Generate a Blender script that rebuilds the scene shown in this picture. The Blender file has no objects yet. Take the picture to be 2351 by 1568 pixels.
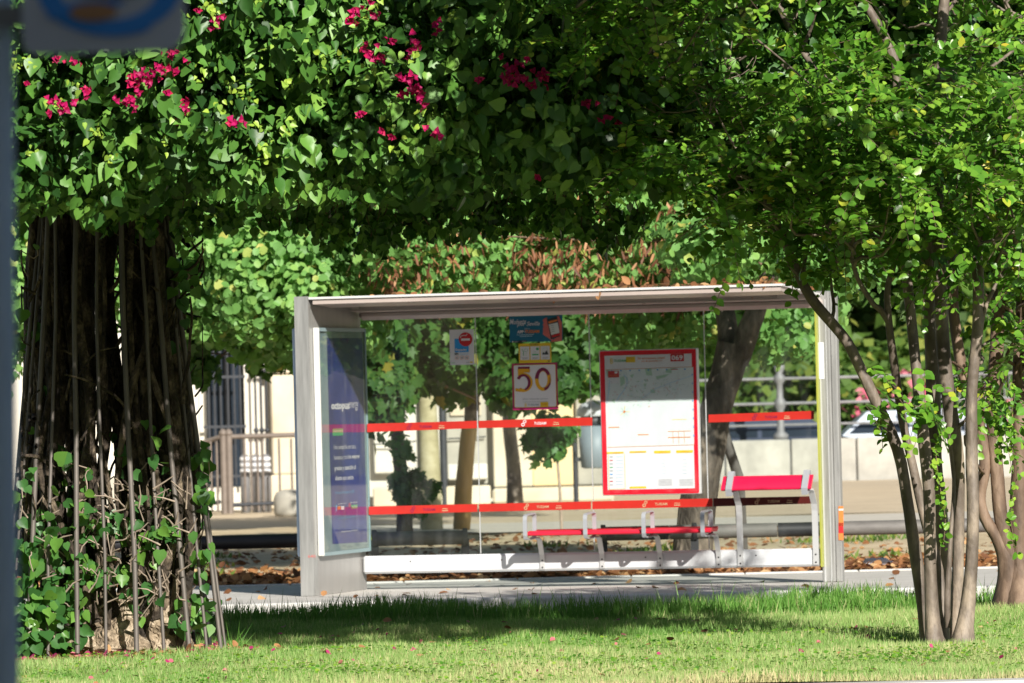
import bpy, math, numpy as np
from mathutils import Vector, Matrix
rng = np.random.default_rng(7)
SC = bpy.context.scene
COL = SC.collection
R = math.radians
# ------------------------------------------------------------------ camera
F = 14000.0            # focal length in pixels of a 2351 px wide picture
CX, CY = 1175.5, 784.0
CAMZ = 1.6
ROLL = 0.0245
PITCH = (913 - CY) / F
cam_d = bpy.data.cameras.new('camera'); cam = bpy.data.objects.new('camera', cam_d); COL.objects.link(cam)
cam_d.sensor_width = 36.0; cam_d.lens = F / 2351 * 36.0
cam_d.clip_start = 0.5; cam_d.clip_end = 3000
M = Matrix.Rotation(R(90) + PITCH, 4, 'X') @ Matrix.Rotation(-ROLL, 4, 'Z')
cam.matrix_world = Matrix.Translation((0, 0, CAMZ)) @ M
cam_d.dof.use_dof = True; cam_d.dof.focus_distance = 36.8; cam_d.dof.aperture_fstop = 8.0
SC.camera = cam
M3 = np.array(M.to_3x3())
def ray(u, v):
    return M3 @ np.array([(u - CX) / F, -(v - CY) / F, -1.0])
def at(u, v, Y):
    d = ray(u, v); t = Y / d[1]
    return np.array([d[0] * t, Y, CAMZ + d[2] * t])
def K(Y): return F / Y

# ------------------------------------------------------------------ light
AZ, EL = R(21), R(27)
tosun = Vector((math.sin(AZ) * math.cos(EL), -math.cos(AZ) * math.cos(EL), math.sin(EL)))
w = bpy.data.worlds.new('World'); SC.world = w; w.use_nodes = True
nt = w.node_tree; bg = nt.nodes['Background']
sky = nt.nodes.new('ShaderNodeTexSky'); sky.sky_type = 'NISHITA'; sky.sun_disc = False
sky.sun_elevation = EL; sky.sun_rotation = R(180) - AZ
nt.links.new(sky.outputs[0], bg.inputs[0]); bg.inputs[1].default_value = 0.05
sl = bpy.data.lights.new('sun', 'SUN'); sl.energy = 5.0; sl.angle = R(0.53); sl.color = (1.0, 0.945, 0.86)
so = bpy.data.objects.new('sun', sl); COL.objects.link(so); so.rotation_mode = 'QUATERNION'
so.rotation_quaternion = tosun.to_track_quat('Z', 'Y'); so.location = (5, -5, 20)
SC.view_settings.view_transform = 'Standard'; SC.view_settings.look = 'None'
SC.view_settings.exposure = 0.5; SC.view_settings.gamma = 1
SC.render.engine = 'CYCLES'
SC.cycles.max_bounces = 7; SC.cycles.diffuse_bounces = 2; SC.cycles.glossy_bounces = 3
SC.cycles.transmission_bounces = 4; SC.cycles.transparent_max_bounces = 12

# ------------------------------------------------------------------ materials
def newmat(name):
    m = bpy.data.materials.new(name); m.use_nodes = True
    return m, m.node_tree, m.node_tree.nodes['Principled BSDF']
def setc(s, c): s.default_value = (c[0], c[1], c[2], 1)
def plain(name, c, rough=0.5, metal=0.0, var=0.12, scale=6.0, bump=0.0, spec=0.5, coords='Object', streak=None, c2=None):
    m, t, b = newmat(name)
    tc = t.nodes.new('ShaderNodeTexCoord'); n = t.nodes.new('ShaderNodeTexNoise')
    n.inputs['Scale'].default_value = scale; n.inputs['Detail'].default_value = 5; n.inputs['Roughness'].default_value = .6
    src = tc.outputs[coords]
    if streak:
        mp = t.nodes.new('ShaderNodeMapping'); mp.inputs['Scale'].default_value = streak
        t.links.new(src, mp.inputs[0]); src = mp.outputs[0]
    t.links.new(src, n.inputs['Vector'])
    r = t.nodes.new('ShaderNodeValToRGB'); r.color_ramp.elements[0].position = .3; r.color_ramp.elements[1].position = .72
    lo = [x * (1 - var) for x in c]; hi = list(c2) if c2 else [min(1, x * (1 + var)) for x in c]
    r.color_ramp.elements[0].color = (*lo, 1); r.color_ramp.elements[1].color = (*hi, 1)
    t.links.new(n.outputs[0], r.inputs[0]); t.links.new(r.outputs[0], b.inputs['Base Color'])
    b.inputs['Roughness'].default_value = rough; b.inputs['Metallic'].default_value = metal
    b.inputs['Specular IOR Level'].default_value = spec
    if bump:
        bp = t.nodes.new('ShaderNodeBump'); bp.inputs['Strength'].default_value = bump; bp.inputs['Distance'].default_value = .02
        t.links.new(n.outputs[0], bp.inputs['Height']); t.links.new(bp.outputs[0], b.inputs['Normal'])
    return m
def leafmat(name, stops, rough=0.42, trans=0.28, tcol=(.25, .5, .05), spec=.4):
    m, t, b = newmat(name)
    a = t.nodes.new('ShaderNodeAttribute'); a.attribute_name = 'rnd'
    r = t.nodes.new('ShaderNodeValToRGB'); cr = r.color_ramp
    while len(cr.elements) < len(stops): cr.elements.new(.5)
    for e, (p, c) in zip(cr.elements, stops): e.position = p; e.color = (*c, 1)
    t.links.new(a.outputs['Fac'], r.inputs[0]); t.links.new(r.outputs[0], b.inputs['Base Color'])
    b.inputs['Roughness'].default_value = rough; b.inputs['Specular IOR Level'].default_value = spec
    tr = t.nodes.new('ShaderNodeBsdfTranslucent')
    mx = t.nodes.new('ShaderNodeMixRGB'); mx.blend_type = 'MIX'; mx.inputs[0].default_value = .5; setc(mx.inputs[2], tcol)
    t.links.new(r.outputs[0], mx.inputs[1]); t.links.new(mx.outputs[0], tr.inputs[0])
    ms = t.nodes.new('ShaderNodeMixShader'); ms.inputs[0].default_value = trans
    t.links.new(b.outputs[0], ms.inputs[1]); t.links.new(tr.outputs[0], ms.inputs[2])
    t.links.new(ms.outputs[0], t.nodes['Material Output'].inputs[0])
    return m
def glassmat(name, tint=(.93, .96, .95), ior=1.45, dirt=0.006):
    m = bpy.data.materials.new(name); m.use_nodes = True; t = m.node_tree; t.nodes.clear()
    out = t.nodes.new('ShaderNodeOutputMaterial'); tp = t.nodes.new('ShaderNodeBsdfTransparent'); setc(tp.inputs[0], tint)
    gl = t.nodes.new('ShaderNodeBsdfGlossy'); gl.inputs['Roughness'].default_value = .02
    fr = t.nodes.new('ShaderNodeFresnel'); ge = t.nodes.new('ShaderNodeNewGeometry'); mr = t.nodes.new('ShaderNodeMapRange')
    mr.inputs['To Min'].default_value = ior; mr.inputs['To Max'].default_value = 1 / ior
    t.links.new(ge.outputs['Backfacing'], mr.inputs['Value']); t.links.new(mr.outputs[0], fr.inputs[0])
    ms = t.nodes.new('ShaderNodeMixShader'); t.links.new(fr.outputs[0], ms.inputs[0])
    t.links.new(tp.outputs[0], ms.inputs[1]); t.links.new(gl.outputs[0], ms.inputs[2])
    df = t.nodes.new('ShaderNodeBsdfDiffuse'); setc(df.inputs[0], (.8, .8, .78))
    m2 = t.nodes.new('ShaderNodeMixShader'); tc = t.nodes.new('ShaderNodeTexCoord'); nz = t.nodes.new('ShaderNodeTexNoise'); nz.inputs['Scale'].default_value = 3; nz.inputs['Detail'].default_value = 8
    mp = t.nodes.new('ShaderNodeMapping'); mp.inputs['Scale'].default_value = (3, 3, .7); t.links.new(tc.outputs['Object'], mp.inputs[0]); t.links.new(mp.outputs[0], nz.inputs['Vector'])
    dr = t.nodes.new('ShaderNodeMapRange'); dr.inputs['From Min'].default_value = .5; dr.inputs['From Max'].default_value = .75; dr.inputs['To Min'].default_value = dirt * .4; dr.inputs['To Max'].default_value = dirt * 4
    t.links.new(nz.outputs[0], dr.inputs[0]); t.links.new(dr.outputs[0], m2.inputs[0])
    t.links.new(ms.outputs[0], m2.inputs[1]); t.links.new(df.outputs[0], m2.inputs[2]); t.links.new(m2.outputs[0], out.inputs[0])
    return m
def barkmat(name, c1, c2, c3, scale=9, stretch=(1, 1, .25), bump=.5, rough=.85):
    m, t, b = newmat(name)
    tc = t.nodes.new('ShaderNodeTexCoord'); mp = t.nodes.new('ShaderNodeMapping'); mp.inputs['Scale'].default_value = stretch
    n = t.nodes.new('ShaderNodeTexNoise'); n.inputs['Scale'].default_value = scale; n.inputs['Detail'].default_value = 7; n.inputs['Roughness'].default_value = .62
    vo = t.nodes.new('ShaderNodeTexVoronoi'); vo.inputs['Scale'].default_value = scale * 3; vo.feature = 'DISTANCE_TO_EDGE'
    t.links.new(tc.outputs['Object'], mp.inputs[0]); t.links.new(mp.outputs[0], n.inputs['Vector'])
    t.links.new(mp.outputs[0], vo.inputs['Vector'])
    r = t.nodes.new('ShaderNodeValToRGB'); cr = r.color_ramp; cr.elements.new(.5)
    for e, (p, c) in zip(cr.elements, ((.34, c1), (.5, c2), (.64, c3))): e.position = p; e.color = (*c, 1)
    t.links.new(n.outputs[0], r.inputs[0]); t.links.new(r.outputs[0], b.inputs['Base Color'])
    ad = t.nodes.new('ShaderNodeMath'); ad.operation = 'ADD'; t.links.new(n.outputs[0], ad.inputs[0]); t.links.new(vo.outputs[0], ad.inputs[1])
    bp = t.nodes.new('ShaderNodeBump'); bp.inputs['Strength'].default_value = bump; bp.inputs['Distance'].default_value = .03
    t.links.new(ad.outputs[0], bp.inputs['Height']); t.links.new(bp.outputs[0], b.inputs['Normal'])
    b.inputs['Roughness'].default_value = rough
    return m
MT = {}
MT['steel'] = plain('brushed_steel', (.42, .42, .405), .42, .5, .22, 5, .03, streak=(6, 6, .5))
MT['steel_wall'] = plain('satin_steel_panel', (.36, .35, .335), .45, .35, .08, 3, streak=(3, 3, .6))
MT['alu'] = plain('aluminium', (.62, .63, .63), .4, .35, .06, 6)
MT['frame_white'] = plain('white_enamel', (.64, .65, .62), .35, 0, .03, 4)
MT['beam_white'] = plain('white_painted_beam', (.60, .62, .64), .35, 0, .05, 2, streak=(1, 1, 5))
MT['grey_arm'] = plain('grey_cast_metal', (.42, .44, .47), .45, .3, .06, 8)
MT['red'] = plain('red_plastic', (.78, .02, .05), .35, 0, .05, 5)
MT['crimson'] = plain('crimson_plastic', (.70, .008, .06), .4, 0, .06, 6)
MT['red_stripe'] = plain('red_film', (.46, .022, .014), .4, 0, .08, 9)
MT['shaded_red_stripe'] = plain('shaded_red_film', (.075, .008, .006), .4, 0, .08, 9)  # red film darkened in colour for the shade behind the perch
MT['map_red'] = plain('red_frame_paint', (.74, .006, .025), .35, 0, .04, 5)
MT['roof_under'] = plain('roof_lining', (.52, .44, .40), .3, .1, .08, 4, streak=(1, 1, 1))
MT['roof_mirror'] = plain('glossy_roof_glazing', (.42, .40, .37), .06, .85, .04, 4)
MT['roof_top'] = plain('roof_edge_metal', (.80, .80, .78), .35, .2, .04, 4)
MT['glass'] = glassmat('clear_glass')
MT['adglass'] = glassmat('poster_glass', (.97, .98, .98), 1.45, .01)
MT['white'] = plain('print_white', (.74, .75, .77), .5, 0, .015, 4)
MT['offwhite'] = plain('print_offwhite', (.68, .76, .75), .5, 0, .03, 8)
MT['navy'] = plain('print_navy', (.012, .016, .12), .5, 0, .1, 1.3, c2=(.02, .045, .30))
MT['panel_teal'] = plain('print_grey_teal', (.24, .33, .35), .4, 0, .06, 3)
MT['cyan'] = plain('print_cyan', (.03, .34, .62), .5, 0, .03, 4)
MT['skyblue'] = plain('print_sky_blue', (.03, .33, .75), .5, 0, .06, 4)
MT['petrol'] = plain('print_petrol_blue', (.006, .155, .27), .5, 0, .12, 5)
MT['yellow'] = plain('print_yellow', (.80, .56, .02), .5, 0, .03, 4)
MT['amber'] = plain('print_amber', (.76, .40, .01), .5, 0, .03, 4)
MT['wine'] = plain('print_wine', (.20, .008, .06), .5, 0, .03, 4)
MT['magenta'] = plain('print_magenta', (.42, .01, .12), .5, 0, .03, 4)
MT['beige'] = plain('print_beige', (.50, .38, .22), .5, 0, .03, 4)
MT['orange'] = plain('print_orange', (.72, .22, .05), .5, 0, .03, 4)
MT['ink'] = plain('print_dark', (.03, .045, .05), .5, 0, .03, 4)
MT['greyink'] = plain('print_grey', (.33, .37, .39), .5, 0, .03, 4)
MT['green_ink'] = plain('print_green', (.06, .42, .16), .5, 0, .03, 4)
MT['palegreen'] = plain('print_pale_green', (.42, .63, .47), .5, 0, .03, 4)
MT['paleblue'] = plain('print_pale_blue', (.46, .66, .80), .5, 0, .03, 4)
MT['sign_red'] = plain('print_signal_red', (.58, .02, .025), .5, 0, .03, 4)
MT['skin'] = plain('print_skin', (.62, .16, .14), .5, 0, .1, 9)
MT['yellow_edge'] = plain('yellow_green_edge', (.36, .38, .06), .4, 0, .06, 6)
MT['bolt'] = plain('dark_bolt', (.04, .04, .045), .5, .6, .06, 6)
MT['pipe'] = plain('weathered_pipe', (.16, .15, .14), .6, .1, .22, 5, streak=(1, 1, 3))
MT['pipe_dark'] = plain('black_pipe', (.022, .022, .027), .5, .1, .2, 5)
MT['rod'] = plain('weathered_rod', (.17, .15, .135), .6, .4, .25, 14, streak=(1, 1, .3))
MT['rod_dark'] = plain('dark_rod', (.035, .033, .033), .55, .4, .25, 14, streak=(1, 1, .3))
MT['stone'] = plain('cream_stone', (.66, .56, .40), .85, 0, .16, 1.2, .15, c2=(.74, .67, .52))
MT['stone_w'] = plain('white_render', (.68, .65, .57), .85, 0, .05, 1.2, .1)
MT['stone_y'] = plain('ochre_render', (.78, .60, .33), .85, 0, .08, .9, .1)
MT['stone_g'] = plain('grey_stone', (.42, .40, .34), .85, 0, .18, 2.5, .15)
MT['iron'] = plain('dark_iron', (.05, .055, .065), .5, .3, .15, 8)
MT['iron_b'] = plain('brown_iron_rail', (.20, .165, .14), .6, .2, .15, 8)
MT['iron_g'] = plain('grey_iron_rail', (.24, .24, .25), .6, .2, .15, 8)
MT['pane'] = plain('dark_window_glass', (.025, .035, .05), .12, 0, .3, 1)
MT['concrete'] = plain('wall_concrete', (.42, .41, .37), .85, 0, .3, 1.5, .15)
MT['carblue'] = plain('blue_car_paint', (.06, .075, .12), .25, .2, .05, 2)
MT['carwhite'] = plain('pale_car_paint', (.55, .62, .72), .25, .1, .05, 2)
MT['tyre'] = plain('tyre_rubber', (.02, .02, .02), .8)
MT['bin'] = plain('grey_bin_plastic', (.22, .27, .31), .5, 0, .08, 4)
MT['bin_top'] = plain('pale_bin_hood', (.52, .55, .58), .5, 0, .06, 4)
MT['sign_grey'] = plain('grey_blue_metal', (.60, .62, .70), .5, .0, .12, 3)
MT['pole_blue'] = plain('blue_grey_pole', (.58, .72, .88), .5, .0, .1, 3)
MT['logo_blue'] = plain('logo_blue', (.02, .27, .78), .4)
MT['logo_brown'] = plain('logo_brown', (.45, .22, .10), .5)
MT['wood'] = plain('stripped_wood', (.56, .36, .14), .8, 0, .15, 6, .1, streak=(2, 2, .3))
MT['litter'] = plain('clear_plastic', (.60, .60, .66), .15, 0, .1, 9)
MT['bark_b'] = barkmat('shaded_bougainvillea_bark', (.016, .012, .008), (.055, .040, .027), (.22, .17, .115), 11, (1, 1, .6), 1.0)  # stem bark set darker than the roots to carry the canopy's shade
MT['bark_root'] = barkmat('pale_sunlit_root_bark', (.12, .09, .06), (.36, .28, .19), (.60, .50, .37), 12, (1, 1, .8), 1.0)  # pale root bark, with the sun on the base added to its colour
MT['bark_c'] = barkmat('smooth_mottled_bark', (.085, .065, .05), (.18, .145, .115), (.36, .29, .22), 6, (1, 1, .5), .25, .6)
MT['bark_r'] = barkmat('reddish_bark', (.07, .045, .032), (.16, .105, .072), (.29, .20, .14), 5, (1, 1, .4), .35, .7)
MT['bark_t'] = barkmat('grey_brown_bark', (.04, .03, .022), (.10, .08, .06), (.24, .19, .145), 6, (1, 1, .4), .9)
MT['bark_p'] = barkmat('pale_olive_bark', (.30, .27, .15), (.40, .36, .21), (.48, .44, .28), 4, (1, 1, 1.5), .15, .7)
MT['twig'] = plain('twig', (.15, .10, .065), .8, 0, .3, 20)
MT['twig_g'] = plain('grey_twig', (.34, .27, .21), .8, 0, .3, 20)
MT['leaf_b'] = leafmat('bougainvillea_leaf', [(0, (.012, .045, .01)), (.25, (.05, .15, .025)), (.5, (.12, .28, .045)), (.8, (.24, .42, .07)), (1, (.35, .50, .06))], .42, .10)
MT['leaf_c'] = leafmat('crape_leaf', [(0, (.015, .07, .008)), (.45, (.11, .28, .028)), (.82, (.28, .47, .05)), (.95, (.36, .48, .05)), (1, (.55, .46, .05))], .33, .2)
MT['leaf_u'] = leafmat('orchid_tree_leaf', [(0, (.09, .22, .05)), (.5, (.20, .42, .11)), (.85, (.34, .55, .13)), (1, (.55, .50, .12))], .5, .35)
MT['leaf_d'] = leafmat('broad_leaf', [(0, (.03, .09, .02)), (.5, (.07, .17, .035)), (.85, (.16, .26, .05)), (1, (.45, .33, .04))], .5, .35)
MT['leaf_v'] = leafmat('climber_leaf', [(0, (.035, .12, .03)), (.5, (.07, .20, .05)), (1, (.16, .34, .05))], .38, .3)
MT['leaf_h'] = leafmat('far_leaf', [(0, (.035, .08, .02)), (.5, (.10, .19, .03)), (1, (.30, .32, .06))], .6, .3)
MT['pod'] = leafmat('seed_pod', [(0, (.10, .04, .02)), (.6, (.26, .11, .05)), (1, (.48, .26, .12))], .6, .15, (.5, .2, .05))
MT['bract'] = leafmat('pink_bract', [(0, (.34, .004, .07)), (.5, (.55, .008, .15)), (.8, (.68, .02, .10)), (1, (.70, .10, .10))], .55, .3, (.8, .02, .25))
MT['petal'] = leafmat('fallen_petal', [(0, (.30, .02, .10)), (.6, (.60, .06, .22)), (1, (.62, .28, .20))], .6, .2, (.9, .1, .3))
MT['dry'] = leafmat('dry_leaf', [(0, (.10, .04, .018)), (.5, (.30, .13, .05)), (.85, (.46, .24, .10)), (1, (.62, .42, .22))], .7, .1, (.5, .2, .05))
MT['grass'] = leafmat('grass_blade', [(0, (.05, .18, .02)), (.35, (.17, .37, .07)), (.75, (.42, .56, .20)), (1, (.68, .60, .33))], .5, .3, (.3, .5, .05), .3)
MT['clover'] = leafmat('clover', [(0, (.06, .2, .02)), (.6, (.15, .36, .03)), (1, (.3, .45, .05))], .5, .3)
MT['fblue'] = leafmat('flower_mix', [(0, (.6, .05, .15)), (1, (.8, .3, .35))], .6, .2, (.8, .2, .2))

def groundmat(name, cols, scale, bump=.3, rough=.9):
    m, t, b = newmat(name)
    tc = t.nodes.new('ShaderNodeTexCoord')
    n = t.nodes.new('ShaderNodeTexNoise'); n.inputs['Scale'].default_value = scale; n.inputs['Detail'].default_value = 9; n.inputs['Roughness'].default_value = .7
    n2 = t.nodes.new('ShaderNodeTexNoise'); n2.inputs['Scale'].default_value = scale * 14; n2.inputs['Detail'].default_value = 4
    t.links.new(tc.outputs['Object'], n.inputs['Vector']); t.links.new(tc.outputs['Object'], n2.inputs['Vector'])
    mm = t.nodes.new('ShaderNodeMixRGB'); mm.inputs[0].default_value = .4
    t.links.new(n.outputs[0], mm.inputs[1]); t.links.new(n2.outputs[0], mm.inputs[2])
    r = t.nodes.new('ShaderNodeValToRGB'); cr = r.color_ramp
    while len(cr.elements) < len(cols): cr.elements.new(.5)
    for i, (e, c) in enumerate(zip(cr.elements, cols)): e.position = .36 + .28 * i / (len(cols) - 1); e.color = (*c, 1)
    t.links.new(mm.outputs[0], r.inputs[0]); t.links.new(r.outputs[0], b.inputs['Base Color'])
    bp = t.nodes.new('ShaderNodeBump'); bp.inputs['Strength'].default_value = bump; bp.inputs['Distance'].default_value = .03
    t.links.new(mm.outputs[0], bp.inputs['Height']); t.links.new(bp.outputs[0], b.inputs['Normal']); b.inputs['Roughness'].default_value = rough
    return m
MT['soil'] = groundmat('grass_soil', [(.10, .10, .03), (.20, .21, .06), (.34, .28, .13)], 5)
MT['asphalt'] = groundmat('asphalt', [(.045, .045, .048), (.06, .06, .062)], 3)
MT['paving'] = groundmat('grey_paving', [(.46, .44, .40), (.55, .53, .49), (.62, .60, .56)], 2.5, .1)
MT['kerb'] = groundmat('granite_kerb', [(.52, .51, .48), (.66, .65, .62)], 6, .15)
MT['dirt'] = groundmat('dry_dirt', [(.40, .30, .17), (.58, .47, .29), (.72, .61, .42)], .9, .4)
MT['path'] = groundmat('pale_path', [(.52, .48, .40), (.64, .60, .52)], 1.5, .1)
MT['tan'] = groundmat('tan_ground', [(.50, .40, .27), (.64, .53, .37)], .7, .2)
MT['green_far'] = groundmat('rough_ground', [(.09, .12, .04), (.22, .20, .10)], .3, .2)

# ------------------------------------------------------------------ object helpers
def origin(p):
    o = np.zeros(3)
    while p is not None: o += np.array(p.location); p = p.parent
    return o
def tag(o, label=None, cat=None, group=None, kind=None):
    if label: o['label'] = label
    if cat: o['category'] = cat
    if group: o['group'] = group
    if kind: o['kind'] = kind
    return o
def thing(name, label, cat, loc, group=None):
    o = bpy.data.objects.new(name, None); COL.objects.link(o); o.location = [float(x) for x in loc]; o.empty_display_size = .2
    return tag(o, label, cat, group)
def link(name, me, parent=None, loc=None):
    o = bpy.data.objects.new(name, me); COL.objects.link(o)
    if parent is not None: o.parent = parent
    if loc is not None: o.location = [float(x) for x in loc]
    return o
class MB:
    """collects shapes in world coordinates and links them as one mesh"""
    def __init__(s): s.v = []; s.f = []; s.m = []; s.sm = []
    def add(s, verts, faces, mi=0, smooth=False):
        b = len(s.v); s.v += [tuple(map(float, p)) for p in verts]
        s.f += [tuple(b + i for i in f) for f in faces]; s.m += [mi] * len(faces); s.sm += [smooth] * len(faces)
    def box(s, o, ex, ey, ez, mi=0, bev=0):
        """box from corner o with edge vectors"""
        o, ex, ey, ez = map(np.array, (o, ex, ey, ez))
        if bev:
            L = [np.linalg.norm(a) for a in (ex, ey, ez)]; U = [a / l for a, l in zip((ex, ey, ez), L)]
            b = min(bev, min(L) * .45)
            vs = []; idx = {}
            for i in (0, 1):
                for j in (0, 1):
                    for k in (0, 1):
                        for ax in range(3):
                            q = [i * L[0], j * L[1], k * L[2]]
                            for a2 in range(3):
                                if a2 != ax:
                                    q[a2] += b if (i, j, k)[a2] == 0 else -b
                            idx[(i, j, k, ax)] = len(vs); vs.append(o + U[0] * q[0] + U[1] * q[1] + U[2] * q[2])
            fs = []
            for ax in range(3):
                a1, a2 = (ax + 1) % 3, (ax + 2) % 3
                for sd in (0, 1):
                    c = []
                    for p, q in ((0, 0), (1, 0), (1, 1), (0, 1)):
                        t = [0, 0, 0]; t[ax] = sd; t[a1] = p; t[a2] = q; c.append(idx[(*t, ax)])
                    fs.append(c if sd else c[::-1])
                for p in (0, 1):
                    for q in (0, 1):
                        t0 = [0, 0, 0]; t0[a1] = p; t0[a2] = q; t1 = list(t0); t1[ax] = 1
                        fs.append([idx[(*t0, a1)], idx[(*t1, a1)], idx[(*t1, a2)], idx[(*t0, a2)]])
            for i in (0, 1):
                for j in (0, 1):
                    for k in (0, 1): fs.append([idx[(i, j, k, a)] for a in range(3)])
            s.add(vs, fs, mi); return
        v = [o, o + ex, o + ex + ey, o + ey, o + ez, o + ex + ez, o + ex + ey + ez, o + ey + ez]
        s.add(v, [(0, 3, 2, 1), (4, 5, 6, 7), (0, 1, 5, 4), (1, 2, 6, 5), (2, 3, 7, 6), (3, 0, 4, 7)], mi)
    def abox(s, x0, x1, y0, y1, z0, z1, mi=0, bev=0): s.box((x0, y0, z0), (x1 - x0, 0, 0), (0, y1 - y0, 0), (0, 0, z1 - z0), mi, bev)
    def tube(s, pts, rad, n=8, mi=0, cap=True, lump=0.0, flat=1.0):
        pts = np.array(pts, float); N = len(pts)
        rad = np.full(N, rad) if np.isscalar(rad) else np.array(rad, float)
        tan = np.gradient(pts, axis=0); tan /= np.linalg.norm(tan, axis=1)[:, None] + 1e-9
        up = np.array([0, 1, 0.]) if abs(tan[0][1]) < .9 else np.array([1, 0, 0.])
        vs = []
        a = np.arange(n) * 2 * math.pi / n; ph = rng.random(3) * 6
        for i in range(N):
            x = np.cross(tan[i], up); x /= np.linalg.norm(x) + 1e-9; y = np.cross(x, tan[i])
            rr = rad[i] * (1 + lump * (np.sin(a * 2 + ph[0] + i * .5) * .6 + np.sin(a * 3 + ph[1] - i * .8) * .5 + rng.normal(0, .25, n)))
            for c, sn, r_ in zip(np.cos(a), np.sin(a), rr): vs.append(pts[i] + x * c * r_ + y * sn * r_ * flat)
        fs = [(i * n + j, i * n + (j + 1) % n, (i + 1) * n + (j + 1) % n, (i + 1) * n + j) for i in range(N - 1) for j in range(n)]
        s.add(vs, fs, mi, True)
        if cap: s.add(vs[:n], [tuple(range(n))[::-1]], mi); s.add(vs[-n:], [tuple(range(n))], mi)
    def lathe(s, c, prof, n=16, mi=0, ax=(0, 0, 1)):
        ax = Vector(ax); q = ax.to_track_quat('Z', 'Y'); c = Vector(c)
        vs = [c + q @ Vector((r * math.cos(2 * math.pi * j / n), r * math.sin(2 * math.pi * j / n), z)) for r, z in prof for j in range(n)]
        fs = [(i * n + j, i * n + (j + 1) % n, (i + 1) * n + (j + 1) % n, (i + 1) * n + j) for i in range(len(prof) - 1) for j in range(n)]
        fs.append(tuple(range(n))[::-1]); fs.append(tuple(range((len(prof) - 1) * n, len(prof) * n)))
        s.add(vs, fs, mi, True)
    def build(s, name, mats, parent=None, base=None):
        if not isinstance(mats, (list, tuple)): mats = [mats]
        me = bpy.data.meshes.new(name); o0 = origin(parent) if parent is not None else (np.array(base, float) if base is not None else np.zeros(3))
        me.from_pydata([tuple(np.array(p) - o0) for p in s.v], [], s.f)
        for m in mats: me.materials.append(MT[m])
        me.polygons.foreach_set('material_index', s.m); me.polygons.foreach_set('use_smooth', s.sm); me.update()
        return link(name, me, parent, None if parent is not None else (base if base is not None else None))

def smooth_path(pts, n=24):
    """Catmull-Rom through (point..., radius) rows"""
    P = np.array(pts, float); P = np.vstack([2 * P[0] - P[1], P, 2 * P[-1] - P[-2]])
    out = []; m = len(P) - 3
    for t in np.linspace(0, m - 1e-6, n):
        i = int(t); f = t - i; a, b, c, d = P[i:i + 4]
        out.append(.5 * ((2 * b) + (-a + c) * f + (2 * a - 5 * b + 4 * c - d) * f * f + (-a + 3 * b - 3 * c + d) * f ** 3))
    out = np.array(out); out[:, 3:] = np.maximum(out[:, 3:], .002)
    return out

# leaf templates: x across, y along, z up  (base at the origin)
def tpl_heart():
    v = [(0, 0, 0), (-.26, -.07, .03), (-.47, .16, .09), (-.42, .42, .08), (-.2, .74, .03), (0, 1.0, -.10),
         (.2, .74, .03), (.42, .42, .08), (.47, .16, .09), (.26, -.07, .03), (0, .45, -.02)]
    f = [(0, 10, 3, 2, 1), (10, 5, 4, 3), (0, 9, 8, 7, 10), (10, 7, 6, 5)]
    return np.array(v), f
def tpl_oval():
    v = [(0, 0, 0), (-.22, .18, .03), (-.32, .48, .06), (-.2, .8, .02), (0, 1, -.08), (.2, .8, .02), (.32, .48, .06), (.22, .18, .03), (0, .5, -.02)]
    f = [(0, 8, 2, 1), (8, 4, 3, 2), (0, 7, 6, 8), (8, 6, 5, 4)]
    return np.array(v), f
def tpl_round():
    v = [(0, 0, 0), (-.3, .02, .05), (-.5, .35, .10), (-.42, .75, .06), (-.15, 1, 0), (0, .9, -.02), (.15, 1, 0), (.42, .75, .06), (.5, .35, .10), (.3, .02, .05)]
    f = [(0, 5, 4, 3, 2, 1), (0, 9, 8, 7, 6, 5)]
    return np.array(v), f
def tpl_lobed():
    v = [(0, 0, 0), (-.3, -.1, .03), (-.55, .12, .05), (-.36, .35, .05), (-.52, .62, .0), (-.22, .66, .04), (0, 1.05, -.08),
         (.22, .66, .04), (.52, .62, .0), (.36, .35, .05), (.55, .12, .05), (.3, -.1, .03)]
    f = [(0, 6, 5, 4, 3, 2, 1), (0, 11, 10, 9, 8, 7, 6)]
    return np.array(v), f
def tpl_quad():
    return np.array([(0, 0, 0), (-.35, .4, .05), (0, 1, 0), (.35, .4, .05)]), [(0, 2, 1), (0, 3, 2)]
def tpl_blade():
    return np.array([(-.5, 0, 0), (.5, 0, 0), (.38, .5, .04), (-.38, .5, .04), (0, 1, .16)]), [(0, 1, 2, 3), (3, 2, 4)]
def tpl_pod():
    return np.array([(0, 0, 0), (-.09, .2, .02), (-.1, .7, .08), (0, 1, .16), (.1, .7, .08), (.09, .2, .02)]), [(0, 3, 2, 1), (0, 5, 4, 3)]
T = dict(heart=tpl_heart(), oval=tpl_oval(), round=tpl_round(), lobed=tpl_lobed(), quad=tpl_quad(), blade=tpl_blade(), pod=tpl_pod())
def norm(a): return a / (np.linalg.norm(a, axis=-1, keepdims=True) + 1e-9)
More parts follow.
